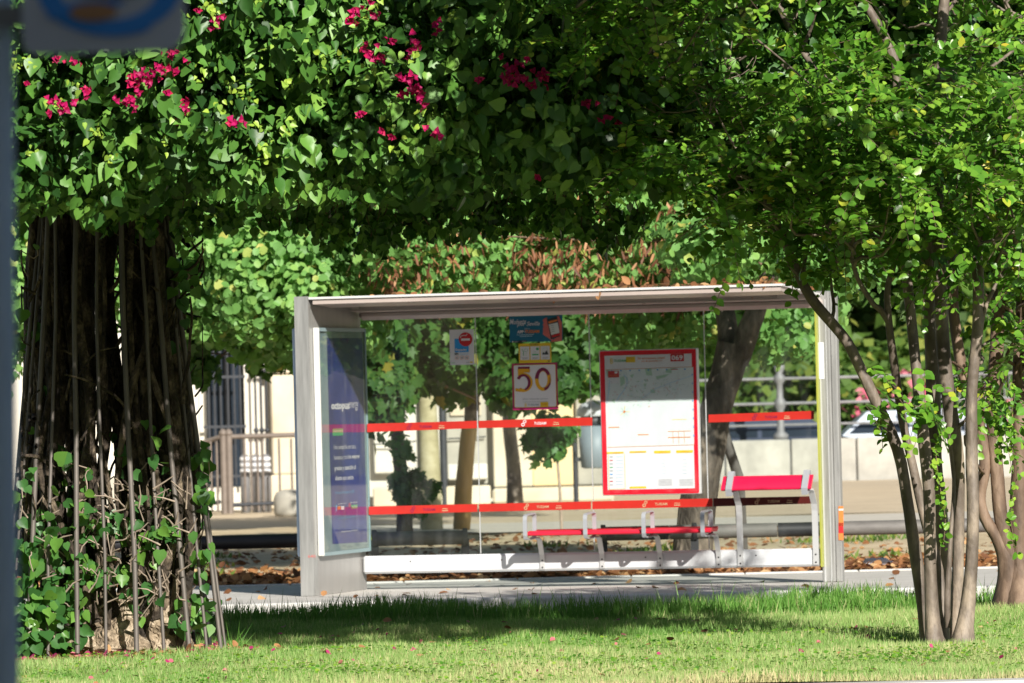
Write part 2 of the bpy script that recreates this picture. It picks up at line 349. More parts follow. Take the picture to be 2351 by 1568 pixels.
def leaves(name, tpl, pos, nrm, tip, size, rnd, mat, parent=None, wid=1.0, base=None):
    """one mesh of many leaf shaped faces; pos/nrm/tip (N,3), size (N)"""
    V, Fc = T[tpl]; N = len(pos); nv = len(V)
    tip = norm(tip); side = norm(np.cross(tip, nrm)); up = np.cross(side, tip)
    o0 = origin(parent) if parent is not None else (np.array(base, float) if base is not None else np.zeros(3))
    wid = np.broadcast_to(wid, (N,)); curl = rng.uniform(.3, 2.0, N)
    L = V[None] * size[:, None, None]
    W = (pos - o0)[:, None, :] + side[:, None, :] * (L[:, :, 0:1] * wid[:, None, None]) + tip[:, None, :] * L[:, :, 1:2] + up[:, None, :] * (L[:, :, 2:3] * curl[:, None, None])
    me = bpy.data.meshes.new(name)
    me.vertices.add(N * nv); me.vertices.foreach_set('co', W.astype(np.float32).ravel())
    fl = np.concatenate([np.array(f) for f in Fc]); tot = np.array([len(f) for f in Fc])
    li = (fl[None] + (np.arange(N) * nv)[:, None]).ravel(); me.loops.add(len(li)); me.loops.foreach_set('vertex_index', li.astype(np.int32))
    tt = np.tile(tot, N); me.polygons.add(len(tt)); st = np.concatenate([[0], np.cumsum(tt)[:-1]])
    me.polygons.foreach_set('loop_start', st.astype(np.int32)); me.polygons.foreach_set('loop_total', tt.astype(np.int32))
    a = me.attributes.new('rnd', 'FLOAT', 'POINT'); a.data.foreach_set('value', np.repeat(np.clip(rnd, 0, 1), nv).astype(np.float32))
    me.materials.append(MT[mat]); me.update(calc_edges=True)
    me.polygons.foreach_set('use_smooth', np.ones(len(tt), bool))
    return link(name, me, parent, None if parent is not None else base)

def blob_leaves(blobs, dens, droop=.5, shell=.22, sunb=.35):
    """leaf positions, normals and tips on the shells of lumpy balls"""
    P = []; Nn = []; Tt = []; Q = []
    B = np.array(blobs)
    for bx, by, bz, r in blobs:
        n = int(dens * 4 * math.pi * r * r)
        d = norm(rng.normal(size=(n, 3)))
        ph = rng.random(6) * 6
        lump = 1 + .13 * np.sin(d[:, 0] * 5 + ph[0]) * np.sin(d[:, 2] * 5 + ph[1]) + .09 * np.sin(d[:, 1] * 9 + ph[2]) * np.sin(d[:, 2] * 8 + ph[3])
        rr = r * lump * (1 - np.abs(rng.normal(0, shell, n)))
        rr = np.maximum(rr, 0)
        p = np.array([bx, by, bz]) + d * rr[:, None]
        P.append(p); Nn.append(d); Q.append(np.full(n, rng.random()))
    P = np.vstack(P); D = np.vstack(Nn); Q = np.concatenate(Q)
    nrm = norm(D * .8 + np.array([.25, -.5, .55]) * sunb + rng.normal(0, .38, P.shape))
    tip = norm(np.array([0, 0, -1.0]) * droop + D * .45 + rng.normal(0, .45, P.shape))
    tip = norm(tip - nrm * np.sum(tip * nrm, 1, keepdims=True))
    return P, nrm, tip, Q

def scatter_branches(mb, starts, ends, r0=.012, r1=.003, sag=.1, n=7, sides=4):
    for a, b in zip(starts, ends):
        a = np.array(a); b = np.array(b); L = np.linalg.norm(b - a)
        mid = (a + b) / 2 + rng.normal(0, .1 * L, 3) + np.array([0, 0, sag * L])
        q = a + (b - a) * .25 + rng.normal(0, .05 * L, 3)
        pts = smooth_path([(*a, r0), (*q, r0 * .9), (*mid, (r0 + r1) / 2), (*b, r1)], n)
        mb.tube(pts[:, :3], pts[:, 3], sides, cap=False)

# ================================================================== SETTING
def sheet(name, x0, x1, y0, y1, z, mat, nx=1, ny=1, und=0):
    mb = MB(); vs = []; xs = np.linspace(x0, x1, nx + 1); ys = np.linspace(y0, y1, ny + 1)
    for y in ys:
        for x in xs: vs.append((x, y, z + (und * (math.sin(x * 1.7 + y) * .5 + math.sin(y * 2.3 - x * .6) * .5) if und else 0)))
    fs = [(j * (nx + 1) + i, j * (nx + 1) + i + 1, (j + 1) * (nx + 1) + i + 1, (j + 1) * (nx + 1) + i) for j in range(ny) for i in range(nx)]
    mb.add(vs, fs, 0, und > 0); return tag(mb.build(name, mat), kind='structure')
sheet('ground', -1500, 1500, -600, 1500, -.30, 'green_far')
sheet('road', -150, 150, 42.3, 48.8, -.13, 'asphalt')
sheet('near_road', -150, 150, -20, 31.15, -.04, 'asphalt')
YG0, YG1 = 31.4, 42.0
mb = MB(); mb.abox(-40, 40, YG0 - .25, YG0 - .004, -.29, .095, 0, .01); mb.abox(-40, 40, YG1 + .004, YG1 + .2, -.29, .04, 0, .01)
tag(mb.build('median_kerb', 'kerb'), kind='structure')
def gz(x, y): return .085 + .012 * np.sin(x * 1.7 + y) + .012 * np.sin(y * 2.3 - x * .6)
mb = MB(); nx, ny = 120, 60; xs = np.linspace(-20, 20, nx + 1); ys = np.linspace(YG0, YG1, ny + 1)
mb.add([(x, y, gz(x, y)) for y in ys for x in xs], [(j * (nx + 1) + i, j * (nx + 1) + i + 1, (j + 1) * (nx + 1) + i + 1, (j + 1) * (nx + 1) + i) for j in range(ny) for i in range(nx)], 0, True)
tag(mb.build('lawn_soil', 'soil'), kind='structure')
# far pavement with its kerb
mb = MB(); mb.abox(-60, 60, 48.95, 53.6, -.28, -.002)
tag(mb.build('pavement', 'paving'), kind='structure')
mb = MB()
for i in range(-30, 30): mb.abox(i * 1.2 + .15, i * 1.2 + 1.342, 48.72, 48.946, -.28, .004, 0, .012)
tag(mb.build('pavement_kerb', 'kerb'), kind='structure')
mb = MB()
for i in range(-30, 30): mb.abox(i * 1.0, i * 1.0 + .992, 53.604, 53.72, -.28, .012, 0, .008)
tag(mb.build('edging_kerb', 'kerb'), kind='structure')
sheet('dirt', -60, 60, 53.724, 79.5, -.012, 'dirt', 60, 20, .012)
sheet('path', -1.9, 60, 72.5, 78.0, .004, 'path')
sheet('yard', -80, 80, 79.5, 107.9, -.012, 'tan')
sheet('far_road', -150, 150, 109, 135, -.2, 'asphalt')

# ---------------- grass blades
def grass(name, n, x0, x1, y0, y1, h0, h1, label, wid=.07, q=None, lean=.35, col=(.15, .75)):
    x = rng.uniform(x0, x1, n); y = rng.uniform(y0, y1, n)
    clump = np.sin(x * 3.1 + 1) * np.sin(y * 2.7 + x) * .5 + .5
    fine = np.sin(x * 11 + y * 3) * np.sin(y * 9 - x * 4) * .5 + .5
    h = rng.uniform(h0, h1, n) * (.7 + .6 * clump) * (1 + .25 * fine)
    pos = np.stack([x, y, gz(x, y) - .004], 1)
    tip = norm(np.stack([rng.normal(0, lean, n), rng.normal(0, lean, n), np.ones(n)], 1))
    nrm = norm(np.stack([rng.normal(0, .6, n), -np.ones(n), rng.normal(.2, .3, n)], 1))
    c = col[0] + (col[1] - col[0]) * (.55 * rng.random(n) + .25 * clump + .2 * fine)
    dry = rng.random(n) < .07 + .10 * (fine > .8); c[dry] = rng.uniform(.85, 1, dry.sum())
    if q is not None: c = c + q(x, y)
    o = leaves(name, 'blade', pos, nrm, tip, h, c, 'grass', wid=rng.uniform(.7, 1.3, n) * wid)
    return tag(o, label, 'grass', kind='stuff')
def edge_dry(x, y): return .45 * np.clip((31.75 - y) / .35, 0, 1)
def frontpale(x, y): return .20 * np.clip((36.5 - y) / 5, 0, 1)
grass('grass', 230000, -3.8, 3.9, YG0 + .01, YG1, .028, .062, 'short mown green grass covering the median lawn', .075, lambda x, y: edge_dry(x, y) + frontpale(x, y) + .16 * np.sin(x * 1.3 + 2 * np.sin(y * .9)) * np.sin(y * 1.1 + x * .7), col=(.2, .8))
grass('tall_grass', 16000, -3.9, 4.2, YG1 - .9, YG1 - .02, .07, .15, 'taller unmown grass fringe along the far edge of the lawn', .05, lambda x, y: 0 * x - .08, .28, (.1, .6))
n = 260; gx = rng.uniform(-3.9, 4.2, n)
o = leaves('grass_stalks', 'blade', np.stack([gx, rng.uniform(YG1 - .6, YG1 - .02, n), np.full(n, .09)], 1), norm(np.stack([rng.normal(0, .4, n), -np.ones(n), np.zeros(n)], 1)),
           norm(np.stack([rng.normal(0, .35, n), rng.normal(0, .2, n), np.ones(n)], 1)), rng.uniform(.16, .26, n), rng.uniform(.1, .7, n), 'grass', wid=.03)
tag(o, 'thin long seed stalks rising above the far lawn edge', 'grass', kind='stuff')
# clover patches
n = 9000; cxs = rng.uniform(-3.4, 3.2, 60); cys = rng.uniform(31.8, 38.0, 60); k = rng.integers(0, 60, n)
x = cxs[k] + rng.normal(0, .22, n); y = cys[k] + rng.normal(0, .22, n)
msk = (y > YG0 + .1); x, y = x[msk], y[msk]; n = len(x)
o = leaves('clover', 'round', np.stack([x, y, gz(x, y) + rng.uniform(.02, .055, n)], 1), norm(np.stack([rng.normal(0, .35, n), rng.normal(-.3, .35, n), np.ones(n)], 1)),
           norm(np.stack([rng.normal(0, 1, n), rng.normal(0, 1, n), np.zeros(n)], 1)), rng.uniform(.012, .026, n), rng.random(n), 'clover')
tag(o, 'patches of small round clover leaves among the lawn grass', 'clover', kind='stuff')
def litter(name, n, x, y, z, s0, s1, mat, label, cat, tpl='oval', flat=.45):
    pos = np.stack([x, y, z], 1)
    o = leaves(name, tpl, pos, norm(np.stack([rng.normal(0, flat, n), rng.normal(-.2, flat, n), np.ones(n)], 1)),
               norm(np.stack([rng.normal(0, 1, n), rng.normal(0, 1, n), rng.normal(0, .2, n)], 1)), rng.uniform(s0, s1, n), rng.random(n), mat, wid=1.2)
    return tag(o, label, cat, kind='stuff')
n = 150; x = rng.uniform(-3, 3.6, n); y = 31.9 + 8.6 * rng.random(n) ** .6
litter('fallen_petals', n, x, y, gz(x, y) + rng.uniform(.025, .06, n), .014, .034, 'petal', 'faded pink petals scattered over the lawn grass', 'petals', 'round', .7)
n = 320; a = rng.random(n) * 6.28; rr = rng.uniform(.3, 1.0, n); x = -2.42 + rr * np.cos(a); y = 36.9 + rr * np.sin(a)
litter('petals_under_vine', n, x, y, gz(x, y) + rng.uniform(.02, .05, n), .02, .045, 'petal', 'pink petals gathered on the ground around the caged trunks', 'petals', 'round', .6)
n = 1500; a = rng.random(n) * 6.28; rr = rng.uniform(.1, 1.0, n); x = -2.42 + rr * np.cos(a); y = 36.9 + rr * np.sin(a)
litter('dry_leaves_under_vine', n, x, y, gz(x, y) + rng.uniform(.01, .045, n), .03, .06, 'dry', 'dry brown leaves on the bare soil around the caged trunks', 'dry leaves')
n = 70; x = rng.uniform(-3, 3.6, n); y = rng.uniform(32, 41.5, n)
litter('dry_leaves_on_lawn', n, x, y, gz(x, y) + rng.uniform(.03, .06, n), .03, .07, 'dry', 'single dry tan leaves lying on the lawn', 'dry leaves')
n = 17000; x = rng.uniform(-6, 6.5, n); y = 53.75 + np.abs(rng.normal(0, 1.6, n)) + rng.random(n) * .3
keep = (y < 60) & ((rng.random(n) < .55 + .45 * (np.sin(x * 1.3) > 0)) | (y < 54.6)); x, y = x[keep], y[keep]; n = len(x)
litter('leaf_litter', n, x, y, np.full(n, 0) + rng.uniform(0, .03, n), .05, .11, 'dry', 'thick brown leaf litter on the dirt behind the bus shelter', 'leaf litter')
n = 2400; x = rng.uniform(-7, 7.5, n); y = rng.uniform(56, 72, n)
litter('loose_dry_leaves', n, x, y, rng.uniform(.005, .02, n), .05, .10, 'dry', 'loose dry leaves strewn on the pale dirt farther back', 'dry leaves')
n = 60; x = rng.uniform(-4, 5, n); y = rng.uniform(49.2, 53.4, n)
litter('pavement_leaves', n, x, y, np.full(n, .006), .05, .10, 'dry', 'few dry leaves on the grey pavement by the shelter', 'dry leaves')
n = 1500; cxs = rng.uniform(-5.5, 6, 26); cys = rng.uniform(56, 70, 26); k = rng.integers(0, 26, n)
x = cxs[k] + rng.normal(0, .14, n); y = cys[k] + rng.normal(0, .14, n)
o = leaves('weeds', 'quad', np.stack([x, y, np.zeros(n)], 1), norm(rng.normal(size=(n, 3)) + np.array([0, -1, 0])), norm(np.stack([rng.normal(0, .5, n), rng.normal(0, .5, n), np.ones(n)], 1)), rng.uniform(.03, .11, n), rng.random(n), 'leaf_h', wid=.5)
tag(o, 'small green weed tufts on the dirt behind the low pipe rail', 'weeds', kind='stuff')

# ================================================================== BUS SHELTER
PSI = R(15)
S = np.array([math.cos(PSI), -math.sin(PSI), 0.]); Dv = np.array([math.sin(PSI), math.cos(PSI), 0.]); Z = np.array([0, 0, 1.])
O = at(693, 1368, 50.5); O[2] = 0.0      # left front foot of the end wall
def L(s, d, z): return O + S * s + Dv * d + Z * z
def on_plane(u, v, p0, n, ex, ey):
    d = ray(u, v); c = np.array([0, 0, CAMZ]); t = np.dot(p0 - c, n) / np.dot(d, n); q = c + d * t - p0
    return np.dot(q, ex), np.dot(q, ey)
class Flat:
    """printed matter on a board: shapes given in photo pixels, stored as a real flat print on the plane"""
    def __init__(s, p0, ex, ey, lift=.002):
        s.p0 = np.array(p0); s.ex = ex; s.ey = ey; s.n = np.cross(ex, ey); s.mb = MB(); s.mats = []; s.lift = lift
    def mi(s, m):
        if m not in s.mats: s.mats.append(m)
        return s.mats.index(m)
    def px(s, u, v): return on_plane(u, v, s.p0, s.n, s.ex, s.ey)
    def poly2(s, pts, mat, layer=1, faces=None):
        s.mb.add([s.p0 + s.ex * a + s.ey * b + s.n * (s.lift * layer) for a, b in pts], faces or [tuple(range(len(pts)))], s.mi(mat))
    def cbox(s, u, v, wpx, hpx):
        a0, _ = s.px(u - wpx / 2, v + ROLL * wpx / 2); a1, _ = s.px(u + wpx / 2, v - ROLL * wpx / 2)
        ca, cb = s.px(u, v); k = s.px(u, v - .5)[1] - s.px(u, v + .5)[1]
        return ca, cb, a1 - a0, hpx * k
    def rect(s, u, v, wpx, hpx, mat, layer=1, r=0):
        a, b, w_, h_ = s.cbox(u, v, wpx, hpx)
        if r:
            r *= w_ / wpx; pts = []
            for cx_, cy_, t0 in ((1, 1, 0), (-1, 1, 90), (-1, -1, 180), (1, -1, 270)):
                for t in range(0, 91, 18): pts.append((a + cx_ * (w_ / 2 - r) + r * math.cos(R(t0 + t)), b + cy_ * (h_ / 2 - r) + r * math.sin(R(t0 + t))))
            s.poly2(pts, mat, layer)
        else: s.poly2([(a - w_ / 2, b - h_ / 2), (a + w_ / 2, b - h_ / 2), (a + w_ / 2, b + h_ / 2), (a - w_ / 2, b + h_ / 2)], mat, layer)
    def poly(s, pts, mat, layer=1): s.poly2([s.px(*p) for p in pts][::-1], mat, layer)
    def ell(s, u, v, wpx, hpx, mat, layer=1, inner=0, a0=0, a1=360, w_in=None):
        a, b, w_, h_ = s.cbox(u, v, wpx, hpx); N = 28; o = []; i_ = []
        for k_ in range(N + 1):
            t = R(a0 + (a1 - a0) * k_ / N); c, sn = math.cos(t), math.sin(t)
            o.append((a + w_ / 2 * c, b + h_ / 2 * sn)); wi = inner if w_in is None else w_in[0] + (w_in[1] - w_in[0]) * k_ / N
            i_.append((a + w_ / 2 * c * wi, b + h_ / 2 * sn * (wi if w_in is None else wi ** .6)))
        if inner == 0 and w_in is None: s.poly2(o[:-1] if abs(a1 - a0) >= 360 else o, mat, layer)
        else: s.poly2(o + i_, mat, layer, [(k_, k_ + 1, N + 2 + k_, N + 1 + k_) for k_ in range(N)])
    def line(s, u0, v0, u1, v1, wpx, mat, layer=1):
        a = np.array(s.px(u0, v0)); b = np.array(s.px(u1, v1)); d = (b - a) / (np.linalg.norm(b - a) + 1e-9); q = np.array([-d[1], d[0]]) * wpx / K(50.5) / 2
        s.poly2([a - q, b - q, b + q, a + q], mat, layer)
    def text(s, body, u, v, wpx, hpx, mat, layer=2, bold=0.0, shear=0.0):
        cu = bpy.data.curves.new('t', 'FONT'); cu.body = body; cu.size = 1; cu.offset = bold; cu.shear = shear; cu.resolution_u = 2; cu.fill_mode = 'FRONT'
        ob = bpy.data.objects.new('t', cu); COL.objects.link(ob)
        dg = bpy.context.evaluated_depsgraph_get(); me = bpy.data.meshes.new_from_object(ob.evaluated_get(dg))
        V = np.array([x.co[:2] for x in me.vertices]); fs = [tuple(p.vertices) for p in me.polygons]
        bpy.data.objects.remove(ob); bpy.data.meshes.remove(me); bpy.data.curves.remove(cu)
        if not len(V): return
        lo, hi = V.min(0), V.max(0); a, b, w_, h_ = s.cbox(u, v, wpx, hpx)
        V = (V - (lo + hi) / 2) / (hi - lo) * np.array([w_, h_]) + np.array([a, b])
        s.poly2([tuple(p) for p in V], mat, layer, fs)
    def build(s, name, parent): return s.mb.build(name, s.mats, parent)

shelter = thing('bus_shelter', 'glass and steel bus shelter with red bench, red striped panes and white base beam', 'bus shelter', O)
WT = .115; WD = 1.52; ZF = 2.475; ZB = 2.405
# end wall: side frame plate with a slanting top
mb = MB()
prof = [(0, 0), (WD, 0), (WD, ZB - .01), (.0, ZF)]
vs = [L(0, d, z) for d, z in prof] + [L(WT, d, z) for d, z in prof]
mb.add(vs, [(0, 1, 2, 3), (7, 6, 5, 4), (0, 4, 5, 1), (1, 5, 6, 2), (2, 6, 7, 3), (3, 7, 4, 0)])
mb.build('end_wall', 'steel_wall', shelter)
mb = MB(); mb.box(L(-.003, -.012, 0.001), S * (WT + .006), Dv * .011, Z * (ZF + .004), 0); mb.box(L(WT + .001, -.012, .001), S * .003, Dv * .1, Z * (ZF - .02)); mb.build('corner_post', 'steel', shelter)
# post number
FP = Flat(L(0, -.0125, 0), S, Z, .002); FP.text('640', 716, 1277, 17, 7, 'skin', 1); FP.build('post_number', shelter)
# double sided light box
lz0 = .325; lz1 = 2.22; ld0 = .10; ld1 = 1.50
for side, x0, x1 in ((1, WT + .002, WT + .054), (-1, -.062, -.002)):
    mb = MB(); fr = .07
    if side > 0:
        mb.box(L(x0, ld0, lz0), S * (x1 - x0), Dv * .03, Z * (lz1 - lz0), 0, .006)
        case = mb.build('poster_case', 'frame_white', shelter)
        mb = MB(); mb.box(L(x0, ld1 - .03, lz0), S * (x1 - x0), Dv * .03, Z * (lz1 - lz0), 0, .006)
        mb.box(L(x0, ld0 + .032, lz0), S * (x1 - x0 - .002), Dv * (ld1 - ld0 - .064), Z * .03, 0); mb.box(L(x0, ld0 + .032, lz1 - .03), S * (x1 - x0 - .002), Dv * (ld1 - ld0 - .064), Z * .03, 0)
        mb.build('rim', 'panel_teal', case); case['label'] = 'white framed poster case on the inner face of the end wall'
        mb = MB(); mb.box(L(x0 + .03, ld0 + .034, lz0 + .032), S * .003, Dv * (ld1 - ld0 - .068), Z * (lz1 - lz0 - .064)); mb.build('mount', 'panel_teal', case)
        P0 = L(x0 + .034, ld0 + .034, lz0 + .032)
        A = Flat(P0, Dv, Z, .0015)
        A.poly([(750, 776), (831, 776), (843, 1244), (763, 1249)], 'navy', 1)
        A.text('Clear Channel', 795, 765, 34, 7, 'greyink', 2)
        A.text('octopus', 781, 934, 42, 22, 'white', 2, .05); A.text('energy', 811, 933, 22, 20, 'white', 2, 0)
        A.rect(775, 992, 24, 16, 'green_ink', 2)
        for i in range(5): A.text('*', 766 + i * 4.6, 991, 3.6, 7, 'white', 3, .03)
        A.text('Una compañía cercana,', 791, 1027, 51, 14, 'white', 2)
        A.text('humana y con', 782, 1051, 31, 14, 'white', 2); A.text('los mejores', 812, 1049, 25, 13, 'white', 2, .025)
        A.text('precios y atención al', 792, 1075, 48, 14, 'white', 2, .02); A.text('cliente que existe', 790, 1098, 42, 14, 'white', 2, .02)
        A.text('Francesc, 8 de marzo de 2025', 791, 1130, 44, 8, 'cyan', 2)
        for i, c in enumerate(('orange', 'white')): A.rect(778 + i * 8, 1166, 7, 8, c, 2)
        A.poly([(770, 1160), (773, 1158), (773, 1172), (770, 1176)], 'cyan', 2)
        A.text('La energía de siempre', 785, 1156, 20, 4, 'white', 2); A.text('Las Ofertas', 812, 1153, 16, 4, 'white', 2)
        A.ell(802, 1160, 5, 11, 'magenta', 2); A.rect(813, 1163, 14, 8, 'green_ink', 2); A.text('****', 813, 1163, 11, 4, 'white', 3)
        A.text('La compañía de luz, tarifa 1', 796, 1188, 42, 6, 'cyan', 2)
        A.text('octopusenergy.es/english', 801, 1219, 38, 6, 'white', 2)
        po = A.build('poster', case); po['label'] = 'dark blue energy company poster with white lettering'
        mb = MB(); mb.box(L(x1 - .008, ld0 + .034, lz0 + .032), S * .003, Dv * (ld1 - ld0 - .068), Z * (lz1 - lz0 - .064)); mb.build('cover_glass', 'adglass', case)
        FL = Flat(L(x1, ld0, lz0), Dv, Z, .001)
    else:
        mb.box(L(x0, ld0, lz0), S * (x1 - x0), Dv * (ld1 - ld0), Z * (lz1 - lz0), 0, .01)
        c2 = mb.build('poster_case', 'pole_blue', shelter); c2['label'] = 'outer poster case with a blue grey edge'
# roof: tapered slab sloping down to the back
RL0, RL1 = .125, 4.14; RD0, RD1 = -.02, 1.50
def rz(d): return ZF + (ZB - ZF) * d / WD
mb = MB()
def slab(mb, s0, s1, d0, d1, t0, t1, mi=0):
    vs = [L(s, d, rz(d) + t) for t in (t0, t1) for s, d in ((s0, d0), (s1, d0), (s1, d1), (s0, d1))]
    mb.add(vs, [(0, 3, 2, 1), (4, 5, 6, 7), (0, 1, 5, 4), (1, 2, 6, 5), (2, 3, 7, 6), (3, 0, 4, 7)], mi)
slab(mb, RL0, RL1, RD0, RD1, -.022, -.004)
roof = mb.build('roof', 'roof_top', shelter)
mb = MB(); slab(mb, RL0 + .03, RL1 - .02, RD0 + .02, .52, -.062, -.0225); slab(mb, RL0 + .03, RL1 - .02, 1.12, RD1 - .16, -.062, -.0225); mb.build('lining', 'roof_under', roof)
mb = MB(); slab(mb, RL0 + .03, RL1 - .3, .524, 1.116, -.05, -.0225); mb.build('skylight', 'roof_mirror', roof)
mb = MB()
a = [L(RL0 + .02, RD1 - .08, ZB - .075), L(RL1 + .02, RD1 - .08, ZB - .075)]
mb.box(L(RL0 + .02, RD1 - .155, ZB - .117), S * (RL1 - RL0), Dv * .15, Z * .085, 0, .03); mb.build('rear_beam', 'roof_under', shelter)
n = 420; ss = rng.uniform(1.2, 4.25, n) ** 1.0; dd = rng.uniform(.0, 1.4, n)
ss = 4.09 - np.abs(rng.normal(0, 1.3, n)); ss = np.clip(ss, .3, 4.09)
pos = np.array([L(s, d, rz(d) + rng.uniform(0, .03)) for s, d in zip(ss, dd)])
o = leaves('leaves_on_roof', 'oval', pos, norm(rng.normal(0, .6, (n, 3)) + Z), norm(rng.normal(0, 1, (n, 3)) * np.array([1, 1, .4])), rng.uniform(.05, .1, n), rng.random(n), 'dry')
tag(o, 'dry orange leaves lying on top of the shelter roof', 'dry leaves', kind='stuff')
# glass back wall
GD = WD - .06
def gp(u, v): return on_plane(u, v, L(0, GD, 0), -Dv, S, Z)
sj = [WT + .01] + [gp(u, 1000)[0] for u in (1097, 1358, 1622)] + [gp(1880, 1000)[0]]
for i in range(4):
    mb = MB(); mb.box(L(sj[i] + .004, GD, .29), S * (sj[i + 1] - sj[i] - .008), Dv * .010, Z * (ZB - .10 - .29)); g = mb.build('glass_pane', 'glass', shelter)
for i in range(1, 4):
    mb = MB(); mb.box(L(sj[i] - .0035, GD - .001, .29), S * .007, Dv * .012, Z * (ZB - .11 - .29)); mb.build('pane_joint', 'alu', shelter)
# base beam
mb = MB(); mb.box(L(WT + .01, GD - .09, .135), S * (sj[4] - WT - .01), Dv * .08, Z * .15, 0, .018)
beam = mb.build('base_beam', 'beam_white', shelter)
for s in (.55, 1.35, 2.6, 3.55):
    mb = MB(); mb.lathe(L(s, GD - .0905, .235), [(.006, 0), (.006, .004)], 8, 0, tuple(-Dv)); mb.build('bolt', 'bolt', beam)
# right end: yellow edged return pane and post
SY = sj[4] + .01
mb = MB(); mb.box(L(SY, GD - .10, .13), S * .015, Dv * .12, Z * (ZB - .25), 0); e = mb.build('edge_strip', 'yellow_edge', shelter); e['label'] = 'thin yellow green edge strip at the right end'
SP = gp(1887, 1200)[0]
mb = MB(); mb.box(L(SP, GD - .03, 0), S * .11, Dv * .16, Z * (ZB + .02), 0, .008); mb.box(L(SP + .112, GD + .0, 0), S * .05, Dv * .10, Z * (ZB - .02), 0, .006)
post = mb.build('rear_post', 'steel', shelter)
mb = MB(); mb.box(L(SP + .02, GD - .034, 0), S * .012, Dv * .0035, Z * (ZB - .05)); mb.box(L(SP + .075, GD - .034, 0), S * .008, Dv * .0035, Z * (ZB - .05)); mb.build('groove_trim', 'alu', post)
FS = Flat(L(SP, GD - .036, 0), S, Z, .002)
FS.rect(1882 + 3, 828, 14, 84, 'white', 1); st = FS.build('sticker', post); st['label'] = 'tall white sticker on the post'
FS = Flat(L(SP, GD - .002, 0), S, Z, .002)
FS.rect(1931, 1185, 11, 46, 'orange', 1); FS.rect(1931, 1217, 11, 34, 'sign_red', 1); FS.rect(1931, 1170, 11, 4, 'white', 2); FS.rect(1931, 1232, 11, 16, 'orange', 2)
st = FS.build('sticker', post); st['label'] = 'red and orange sticker strip on the post edge'
# red stripes with lettering: each stripe is a part
def stripe(u0, u1, vt0, vb0, vt1, vb1, mat, marks, label, flip=False):
    Fs = Flat(L(0, GD - .001, 0), S, Z, .002)
    Fs.poly([(u0, vt0), (u1, vt1), (u1, vb1), (u0, vb0)], mat, 1)
    for u, c in marks:
        v = (vt0 + vb0) / 2 + (u - u0) / (u1 - u0) * ((vt1 + vb1) / 2 - (vt0 + vb0) / 2)
        c2 = c
        Fs.ell(u - 1, v + 3, 8, 8, c2, 2, .6); Fs.ell(u + 3, v - 4, 7, 7, c2, 2, .6)
        Fs.text('TUSSAM', u + 38, v, 28, 6, c2, 2, .012)
        Fs.text('~', u + 75, v - 2, 12, 2.5, 'beige', 2); Fs.rect(u + 75, v + 2.5, 14, 1.8, 'beige', 2)
    o = Fs.build('safety_stripe', shelter); o['label'] = label
stripe(843, 1095, 973, 992, 966, 983, 'red_stripe', [(939, 'wine')], 'upper red stripe on the left pane')
stripe(1099, 1360, 966, 983, 958, 977, 'red_stripe', [(1202, 'white')], 'upper red stripe on the second pane')
stripe(1627, 1869, 952, 970, 943, 962, 'red_stripe', [(1732, 'wine')], 'upper red stripe on the right pane')
stripe(847, 1096, 1163, 1182, 1157, 1175, 'red_stripe', [(947, 'wine')], 'lower red stripe on the left pane')
stripe(1100, 1357, 1157, 1175, 1151, 1169, 'red_stripe', [(1208, 'beige')], 'lower red stripe on the second pane')
stripe(1360, 1636, 1151, 1169, 1144, 1163, 'red_stripe', [(1480, 'beige')], 'lower red stripe under the map')
stripe(1638, 1872, 1144, 1163, 1139, 1156, 'shaded_red_stripe', [(1738, 'beige')], 'lower red stripe on the right pane, coloured dark for shade')
# notices stuck on the glass
def board(u, v, wpx, hpx, mat, depth, name, label, thick=.006, rim=None, r=0):
    a, b = on_plane(u, v, L(0, depth, 0), -Dv, S, Z); k = 1 / K(O[1] + depth - a * math.sin(PSI)); w_ = wpx * k / math.cos(PSI); h_ = hpx * k
    mb = MB(); mb.box(L(a - w_ / 2, depth, b - h_ / 2), S * w_, Dv * thick, Z * h_, 0, r)
    o = mb.build(name, mat, shelter); o['label'] = label; return o, a, b, w_, h_
nd = GD - .010
# no smoking notice
bo, *_ = board(1060.5, 797, 56, 81, 'white', nd, 'notice_board', 'white no smoking notice with red round symbol')
Fn = Flat(L(0, nd - .0005, 0), S, Z, .0015)
Fn.rect(1060, 793, 32, 31, 'skyblue', 1); Fn.ell(1069, 779, 31, 32, 'sign_red', 2); Fn.rect(1069, 779.5, 20, 5, 'white', 3)
Fn.line(1058, 772, 1063, 770, 1.6, 'white', 3); Fn.line(1063, 770, 1071, 770, 1.6, 'white', 3); Fn.line(1071, 770, 1073, 766, 1.6, 'white', 3); Fn.line(1058, 772, 1058, 776, 1.6, 'white', 3)
Fn.text('Espacio', 1059, 803.5, 25, 7, 'white', 3, .03); Fn.text('sin', 1048, 812, 9, 6, 'ink', 1, .03); Fn.text('humo', 1066, 812, 18, 6, 'paleblue', 1)
for i in range(3): Fn.ell(1049 + i * 11.5, 821, 9, 9, 'orange', 1, .85); Fn.rect(1049 + i * 11.5, 821.5, 4, 3, 'greyink', 1)
Fn.rect(1082, 831.5, 6, 3, 'yellow', 1); Fn.rect(1040, 833, 9, 2, 'palegreen', 1); Fn.rect(1074, 832, 7, 1.5, 'greyink', 1)
Fn.build('print', bo)
